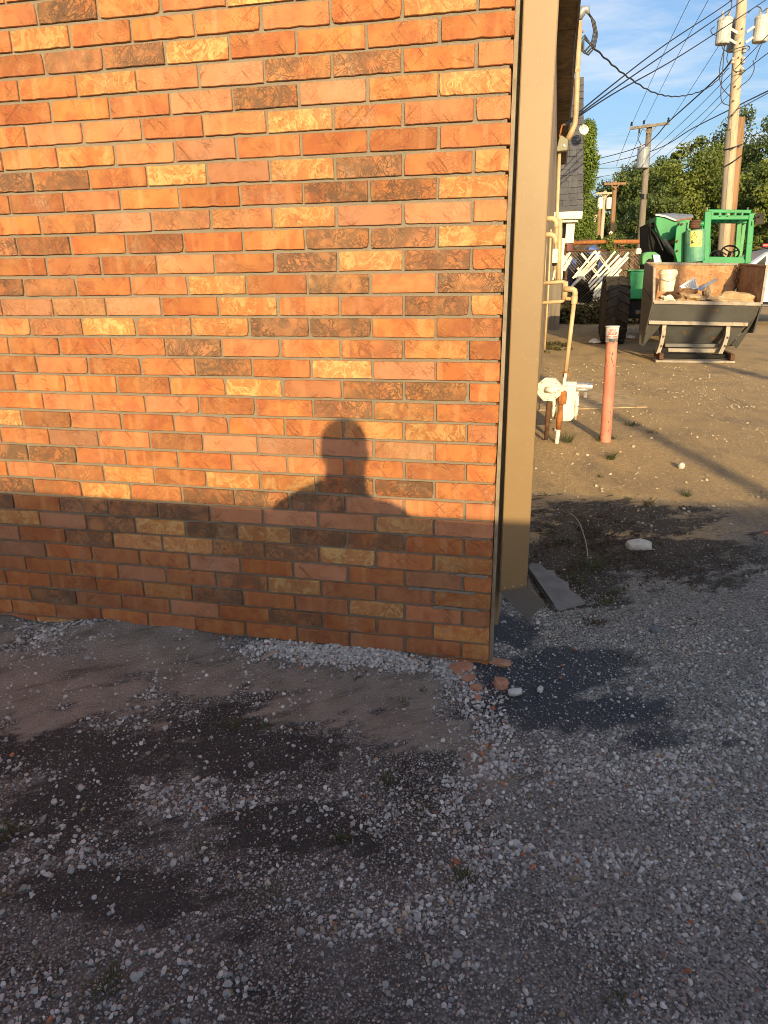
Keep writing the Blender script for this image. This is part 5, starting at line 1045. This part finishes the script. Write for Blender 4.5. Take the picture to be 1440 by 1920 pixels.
# ------------------------------------------------------------------ silver car at the right edge
t = thing('silver_car', 'silver car with dark windows behind the tractor at the right edge', 'car', (6.3, 17.6, 0))
y0, y1 = 17.0, 18.7
out = [(3.2, .42), (3.25, .95), (4.35, 1.12), (5.15, 1.72), (5.5, 1.80), (7.2, 1.80), (7.75, 1.2), (7.85, .5)]
MB().slab([(x, y0, z) for x, z in out], (0, y1 - y0, 0)).build('body', M['silver'], t, bevel=.07)
for poly in ([(4.72, 1.17), (5.2, 1.17), (5.2, 1.64)], [(5.3, 1.17), (6.2, 1.17), (6.2, 1.69), (5.36, 1.69)], [(6.3, 1.17), (7.4, 1.17), (7.1, 1.69), (6.3, 1.69)]):
    MB().slab([(x, y0 - .012, z) for x, z in poly], (0, .02, 0)).build('window', M['glass'], t)
MB().box((6.1, y0 - .01, 1.10), (3.4, .03, .04)).build('trim_strip', M['alu'], t); MB().box((5.5, y0 - .02, .55), (4.3, .04, .05)).build('door_moulding', M['black'], t)
MB().slab([(5.06, y0 - .1, 1.1), (5.24, y0 - .1, 1.1), (5.24, y0 - .1, 1.26), (5.1, y0 - .1, 1.27)], (0, .12, 0)).build('mirror', M['black'], t, bevel=.02)
for x in (4.0, 7.0): 
    w = MB().tube_prof(Vector((x, y0 - .02, .34)), Vector((0, 1, 0)), [(.2, 0), (.32, 0), (.34, .03), (.34, .2), (.3, .22)], 22).build('wheel', M['rubber'], t); MB().tube_prof(Vector((x, y0 - .025, .34)), Vector((0, 1, 0)), [(.21, 0), (.18, .02), (.05, .0), (.02, -.01)], 16).build('rim', M['alu'], w)
MB().box((5.45, y0 + .25, 1.84), (.5, .05, .05)).build('roof_rail', M['alu'], t, bevel=.01)
MB().box((5.25, y0 + .15, 1.86), (.28, .1, .07)).build('roof_lamp', M['redlamp'], t, bevel=.012)

# ------------------------------------------------------------------ trees and weeds
def leaves(name, mat, C, rad, per, size, parent, seed, flat=.8, **props):
    if name == 'crown': per, size = int(per * 2.1), size * .58
    rg = np.random.default_rng(seed); C = np.asarray(C, float); n = len(C) * per
    c = np.repeat(C, per, 0); r = np.repeat(np.broadcast_to(rad, (len(C),)), per)
    d = rg.normal(size=(n, 3)); d /= np.linalg.norm(d, axis=1, keepdims=True); q = r * rg.random(n) ** .45
    P = c + d * q[:, None] * np.array([1, 1, flat]); nr = d * .5 + rg.normal(size=(n, 3)) * .7 + np.array([0, -.15, .35]); nr /= np.linalg.norm(nr, axis=1, keepdims=True)
    a = np.cross(nr, rg.normal(size=(n, 3))); a /= np.linalg.norm(a, axis=1, keepdims=True); b = np.cross(nr, a); s = size * rg.uniform(.6, 1.25, n)[:, None]
    V = np.stack([P - a * s, P - b * s * .55 + nr * s * .1, P + a * s, P + b * s * .55 + nr * s * .1], 1).reshape(-1, 3)
    return np_mesh(name, V, np.arange(n * 4).reshape(n, 4), M[mat], None, parent, **props)
def tree(label, x, y, h, w, mat, seed, trunk=.22, first=.25, per=130, size=.13, clumps=90, group=None, cr=.115, name='broadleaf_tree'):
    rg = np.random.default_rng(seed); t = thing(name, label, 'tree', (x, y, 0), group); tr = MB(); C, Rr = [], []
    topp = Vector((x + rg.uniform(-.4, .4), y, h * .8)); b = Vector((x, y, -.1)); mid = b.lerp(topp, .45) + Vector((rg.uniform(-.25, .25), 0, 0))
    tp = spline([b, mid, topp], 6); tr.tube(tp, [trunk * (1 - .8 * i / (len(tp) - 1)) for i in range(len(tp))], 9)
    nb = max(7, clumps // 9)
    for k in range(nb):
        s = first + (1 - first) * (k + .5) / nb; o = tp[min(len(tp) - 1, int(s * (len(tp) - 1)))]; a = k * 2.4 + rg.uniform(-.4, .4); prof = math.sin(math.pi * min(1, .22 + .72 * (s - first) / (1 - first))) ** .7
        L = w / 2 * prof * rg.uniform(.65, 1.08); e = o + Vector((math.cos(a) * L, math.sin(a) * L, h * rg.uniform(.10, .22))); bp = spline([o, o.lerp(e, .5) + Vector((0, 0, -h * .02)), e], 4)
        r0 = trunk * .42 * (1 - s * .5); tr.tube(bp, [r0 * (1 - .8 * i / (len(bp) - 1)) for i in range(len(bp))], 6)
        for q in range(max(3, clumps // nb)):
            f = rg.uniform(.35, 1.05); p = o.lerp(e, f) + Vector(rg.normal(0, 1, 3)) * w * .085; C.append(p); Rr.append(w * cr * rg.uniform(.45, 1.0))
    tr.build('trunk', M['bark'], t, smooth=True); leaves('crown', mat, np.array(C), np.array(Rr), per, size, t, seed + 1); return t
def xg(px, y): return at(px, 500, y).x
def zg(py, y): return at(1250, py, y).z
tree('tall open tree with a high crown at the right edge', xg(1440, 44), 44, zg(196, 44), 9.0, 'leaf_b', 201, .28, .3, 130, .16, 110)
tree('big dark tree leaning in behind the pale transformer pole', xg(1372, 47), 47, zg(238, 47), 6.5, 'leaf_b', 202, .24, .3, 130, .16, 90)
tree('olive green tree with two bare stems in the middle of the treeline', xg(1290, 40), 40, zg(268, 40), 7.2, 'leaf_a', 203, .16, .25, 140, .14, 120)
tree('yellowish green tree right of the crossarm pole', xg(1250, 42), 42, zg(285, 42), 5.2, 'leaf_a', 204, .2, .2, 140, .14, 90)
tree('smaller bright tree between the crossarm pole and the olive tree', xg(1330, 38), 38, zg(330, 38), 5.0, 'leaf_a', 205, .2, .15, 120, .14, 80)
tree('dark rounded tree at the far left of the treeline', xg(1158, 104), 104, zg(308, 104), 14.0, 'leaf_b', 206, .5, .15, 150, .34, 110)
tree('dense dark tree behind the crossarm pole', xg(1205, 98), 98, zg(312, 98), 12.0, 'leaf_b', 207, .5, .12, 140, .32, 100)
tree('leafy tree low at the right edge behind the mirror', xg(1430, 36), 36, zg(300, 36), 5.0, 'leaf_a', 208, .2, .1, 130, .14, 90)
tree('low bushy tree behind the green boom', xg(1235, 36), 36, zg(372, 36), 4.6, 'leaf_b', 209, .2, .05, 130, .13, 80)
tree('low bushy tree filling the gap under the olive tree', xg(1310, 44), 44, zg(370, 44), 6.0, 'leaf_b', 210, .2, .05, 130, .15, 80)
tree('small light green tree at the foot of the leafy column', xg(1085, 66), 66, zg(395, 66), 5.5, 'leaf_c', 211, .2, .1, 110, .22, 60)
tree('low dark tree behind the far poles', xg(1128, 118), 118, zg(402, 118), 15.0, 'leaf_b', 212, .4, .05, 130, .4, 80)
tree('wide dark tree behind the silver car', xg(1400, 52), 52, zg(330, 52), 10.0, 'leaf_b', 213, .3, .05, 140, .18, 110)
rg = np.random.default_rng(77); cx0, cz0, cz1 = at(1092, 340, 24).x, 1.4, at(1095, 244, 24).z
t = thing('columnar_tree', 'narrow leafy column of a tree beside the shingled house', 'tree', (cx0, 24, 0))
MB().tube([(cx0, 24, -.1), (cx0 + .02, 24, 3), (cx0 + .06, 24, cz1 - .5)], [.14, .11, .04], 8).build('trunk', M['bark'], t)
C = []
for k in range(95):
    s = rg.random(); zz = cz0 + s * (cz1 - cz0); wd = .34 * math.sin(math.pi * min(1, .12 + .95 * s ** .8)) ** .5 + .05; C.append((cx0 + .10 * s + rg.uniform(-wd, wd), 24 + rg.uniform(-wd, wd), zz + rg.uniform(-.15, .15)))
leaves('crown', 'leaf_c', C, .24, 110, .075, t, 78, 1.2)
# weeds at the fence foot
rg = np.random.default_rng(88); C = np.stack([rg.uniform(.35, 2.9, 130), rg.uniform(17.6, 18.4, 130), .06 + np.abs(rg.normal(0, .26, 130))], 1); C[:, 2] = np.minimum(C[:, 2], .85)
leaves('undergrowth', 'leaf_dry', C, .17, 60, .05, None, 89, 1.0, kind='stuff', label='tangled weeds and dry leaves along the foot of the rusty fence')
t = thing('vine', 'yellowing vine climbing over the rusty top rail', 'vine', tuple(at(1146, 470, 18.5)))
MB().tube(spline([at(1150, 545, 18.5), at(1147, 490, 18.5), at(1150, 470, 18.45), at(1144, 452, 18.5), at(1146, 440, 18.5)], 5), .02, 6).build('stem', M['bark'], t); leaves('leaves', 'leaf_c', [tuple(at(1146 + rg.normal(0, 3), py, 18.4)) for py in range(440, 482, 4)], .09, 18, .035, t, 90)
heap('white_lamp', 'white round lamp globe at the top of the yellowing vine', 'lamp', 'whitewood', tuple(at(1145, 439, 18.6)), (.055, .055, .075), 16, 2, .05)
def blades(L, seed):
    rg = np.random.default_rng(seed); V, F = [], []
    for (x, y, r, h, n) in L:
        for k in range(n):
            a = rg.uniform(0, 6.28); q = r * rg.random() ** .7; bx_, by_ = x + math.cos(a) * q * .5, y + math.sin(a) * q * .5; z = gzf(bx_, by_) - .003; hh = h * rg.uniform(.3, .85); le = rg.uniform(.3, 1.3) * hh
            d = np.array([math.cos(a + rg.normal(0, .5)), math.sin(a + rg.normal(0, .5)), 0]); w = np.array([-d[1], d[0], 0]) * rg.uniform(.0010, .0022) * (1 + y * .12); p0 = np.array([bx_, by_, z]); p1 = p0 + d * le * .4 + np.array([0, 0, hh * .65]); p2 = p0 + d * le + np.array([0, 0, hh * rg.uniform(.5, 1)])
            o = len(V); V += [p0 - w, p0 + w, p1 + w * .8, p1 - w * .8, p2]; F += [(o, o + 1, o + 2), (o, o + 2, o + 3), (o + 3, o + 2, o + 4)]
    return np_mesh('grass', np.array(V), np.array(F), M['blade'], kind='stuff', label='sparse short grass and weed tufts growing through the gravel')
TUFT = [(-.23, -.64, .05, .035, 50), (-.75, -.5, .05, .035, 45), (-.65, -.48, .04, .03, 35), (.02, -.93, .05, .045, 60), (-.3, -.86, .05, .03, 50), (-.62, -.96, .06, .03, 45), (-1.15, -1.02, .07, .05, 90), (-1.02, -1.2, .05, .05, 50), (-.65, -1.32, .05, .05, 50), (-.2, -.2, .03, .03, 18), (-.25, -.28, .03, .035, 22), (-.12, -.72, .05, .02, 40), (.33, -1.15, .04, .035, 30), (1.05, -.10, .12, .03, 80), (.98, -.16, .1, .02, 50), (.42, 1.0, .14, .07, 90), (.34, .85, .12, .05, 70), (.28, 1.3, .1, .05, 50), (.5, .75, .06, .05, 30), (.36, 3.6, .10, .14, 50), (.62, 3.72, .1, .06, 50), (.75, 3.8, .12, .06, 40), (.67, 3.1, .06, .09, 70), (1.05, 2.25, .06, .06, 40), (.8, 2.05, .08, .05, 40), (.95, 4.4, .14, .06, 60), (1.1, 4.1, .1, .05, 30), (.55, 2.6, .06, .04, 20), (.45, .62, .06, .05, 30), (-.4, -1.05, .05, .03, 25)]
blades(TUFT, 91)
rg = np.random.default_rng(92); C = np.stack([rg.normal(.50, .24, 190), rg.normal(1.25, .35, 190), np.zeros(190)], 1); C[:, 2] = gz(C[:, 0], C[:, 1]) + .004; C = C[(C[:, 0] > .2) | (C[:, 1] > .95)]
leaves('leaf_litter', 'litter', C, .05, 16, .008, None, 93, .2, kind='stuff', label='brown leaf litter and moss on the dark dirt beyond the splash block')
C = np.stack([rg.normal(.35, .14, 26), rg.normal(11.4, .5, 26), np.full(26, .04)], 1)
leaves('dry_leaves', 'leaf_dry', C, .12, 30, .03, None, 94, .35, kind='stuff', label='dry brown leaves drifted against the far end of the tan siding')
tag(MB().tube(spline([Vector((.40, 1.10, .0)), Vector((.385, 1.16, .07)), Vector((.35, 1.25, .14)), Vector((.30, 1.3, .17))], 5), [.0022] * 15 + [.001], 5).build('dry_stalk', M['woodchip']), 'thin dry grass stalk arching over the dark dirt', 'stalk')
heap('crushed_can', 'small crushed pink and white can on the shaded dirt behind the bollard', 'can', 'paper', (1.12, 12.2, .04), (.11, .08, .06), 17, 2)
heap('litter_scrap', 'scrap of white litter by the tractor wheel', 'litter', 'paper', (1.85, 13.2, .04), (.11, .09, .05), 18, 2)
heap('orange_scrap', 'tiny orange scrap on the shaded asphalt at the right', 'scrap', 'salmon', (1.33, 1.62, .008), (.014, .01, .008), 19, 1)

# ------------------------------------------------------------------ behind the camera: what casts the long shadows
FY = -4.6
t = thing('shadow_caster_fence', 'unseen long board fence, assumed behind the photographer to cast the shadow on the gravel', 'fence', (0, FY, 0))  # unseen caster of the straight-edged shadow; its being a fence is assumed
hz = .553 + math.tan(SUN_EL) / math.cos(SUN_AZ) * -FY
MB().box((0, FY, hz / 2 - .1), (40, .03, hz + .2)).build('board_panel', M['board'], t)
for k in range(17): MB().box((-19.5 + k * 2.44, FY - .06, hz / 2 - .15), (.09, .09, hz)).build('post', M['board'], t)
for (x, y, h, r) in ((5.55, -12.0, 8.6, .085), (8.47, -12.0, 9.2, .12)):
    tt = thing('utility_pole', 'bare wooden pole behind the photographer ' + ('with the thinner shaft' if r < .1 else 'with the thicker shaft'), 'utility pole', (x, y, 0)); MB().tube([(x, y, -.2), (x, y, h)], [r, r * .8], 12).build('shaft', M['polegrey'], tt)
# the photographer
def person():
    t = thing('person', 'person standing behind the camera in a dark shirt and jeans', 'person', (.21, -2.56, 0))
    hx_, hy = .213, -2.555; V, E, Rd = [], [], []
    def chain(pts, root=None):
        prev = root
        for (x, y, z, r) in pts:
            V.append((hx_ + x, hy + y, z)); Rd.append(r); i = len(V) - 1
            if prev is not None: E.append((prev, i))
            prev = i
        return prev
    pel = chain([(0, -.05, .78, .13)]); ch_ = chain([(0, -.05, .92, .125), (0, -.05, 1.05, .135), (0, -.04, 1.16, .14)], pel); nk = chain([(0, -.03, 1.25, .09), (0, -.01, 1.33, .073)], ch_)
    hd_ = chain([(0, .0, 1.40, .074), (0, .0, 1.46, .078), (0, -.005, 1.515, .062)], nk)
    chain([(-.045, -.03, 1.315, .055), (-.15, -.03, 1.255, .055), (-.255, -.03, 1.19, .055)], ch_)
    for s in (-1, 1):
        sh = chain([(s * .11, -.04, 1.255, .06), (s * .19, -.03, 1.215, .062), (s * .225, -.02, 1.15, .055)], ch_); chain([(s * .235, -.02, 1.0, .046), (s * .18 - .04, .13, 1.0, .038), (s * .06 - .08, .26, 1.13, .026), (s * .055 - .085, .285, 1.20, .03)], sh)
        hp = chain([(s * .09, -.05, .72, .105), (s * .105, -.03, .40, .07), (s * .11, -.05, .07, .045), (s * .115, .06, .03, .04), (s * .12, .12, .025, .03)], pel)
    me = bpy.data.meshes.new('body'); me.from_pydata(V, E, []); o = bpy.data.objects.new('body', me); COL.objects.link(o); o.parent = t; o.matrix_parent_inverse = parent_inv(t); me.materials.append(M['shirt'])
    sk = o.modifiers.new('Skin', 'SKIN'); ls = me.skin_vertices[0].data
    for i, r in enumerate(Rd): ls[i].radius = (r, r)
    ls[0].use_root = True; sub = o.modifiers.new('Sub', 'SUBSURF'); sub.levels = sub.render_levels = 2
    hair = MB().lathe((hx_, hy - .012, 1.462), [(.070, -.03), (.078, .0), (.0765, .022), (.068, .05), (.050, .073), (.028, .087), (.008, .092)], 20).build('hair', M['black'], t, smooth=True)
    for s in (-1, 1): MB().lathe((hx_ + s * .074, hy - .005, 1.43), [(.006, -.026), (.010, -.01), (.011, .012), (.006, .026)], 8).build('ear', M['skin'], t, smooth=True)
    MB().hexa([(hx_ - .012, hy + .07, 1.415), (hx_ + .012, hy + .07, 1.415), (hx_ - .014, hy + .098, 1.412), (hx_ + .014, hy + .098, 1.412), (hx_ - .006, hy + .07, 1.46), (hx_ + .006, hy + .07, 1.46), (hx_ - .006, hy + .082, 1.46), (hx_ + .006, hy + .082, 1.46)]).build('nose', M['skin'], t)
    for s in (-1, 1):
        for k in range(4): MB().tube([(hx_ - .085 + s * (.055 - .003 * k), hy + .28 + .002 * k, 1.20 + .010 * k), (hx_ - .085 + s * .045, hy + .31, 1.215 + .012 * k), (hx_ - .085 + s * .03, hy + .30, 1.22 + .012 * k)], [.009, .0085, .007], 6).build('finger', M['skin'], t, smooth=True)
        MB().tube([(hx_ - .085 + s * .055, hy + .27, 1.20), (hx_ - .085 + s * .045, hy + .265, 1.23), (hx_ - .085 + s * .032, hy + .27, 1.245)], [.011, .010, .008], 6).build('thumb', M['skin'], t, smooth=True)
person()
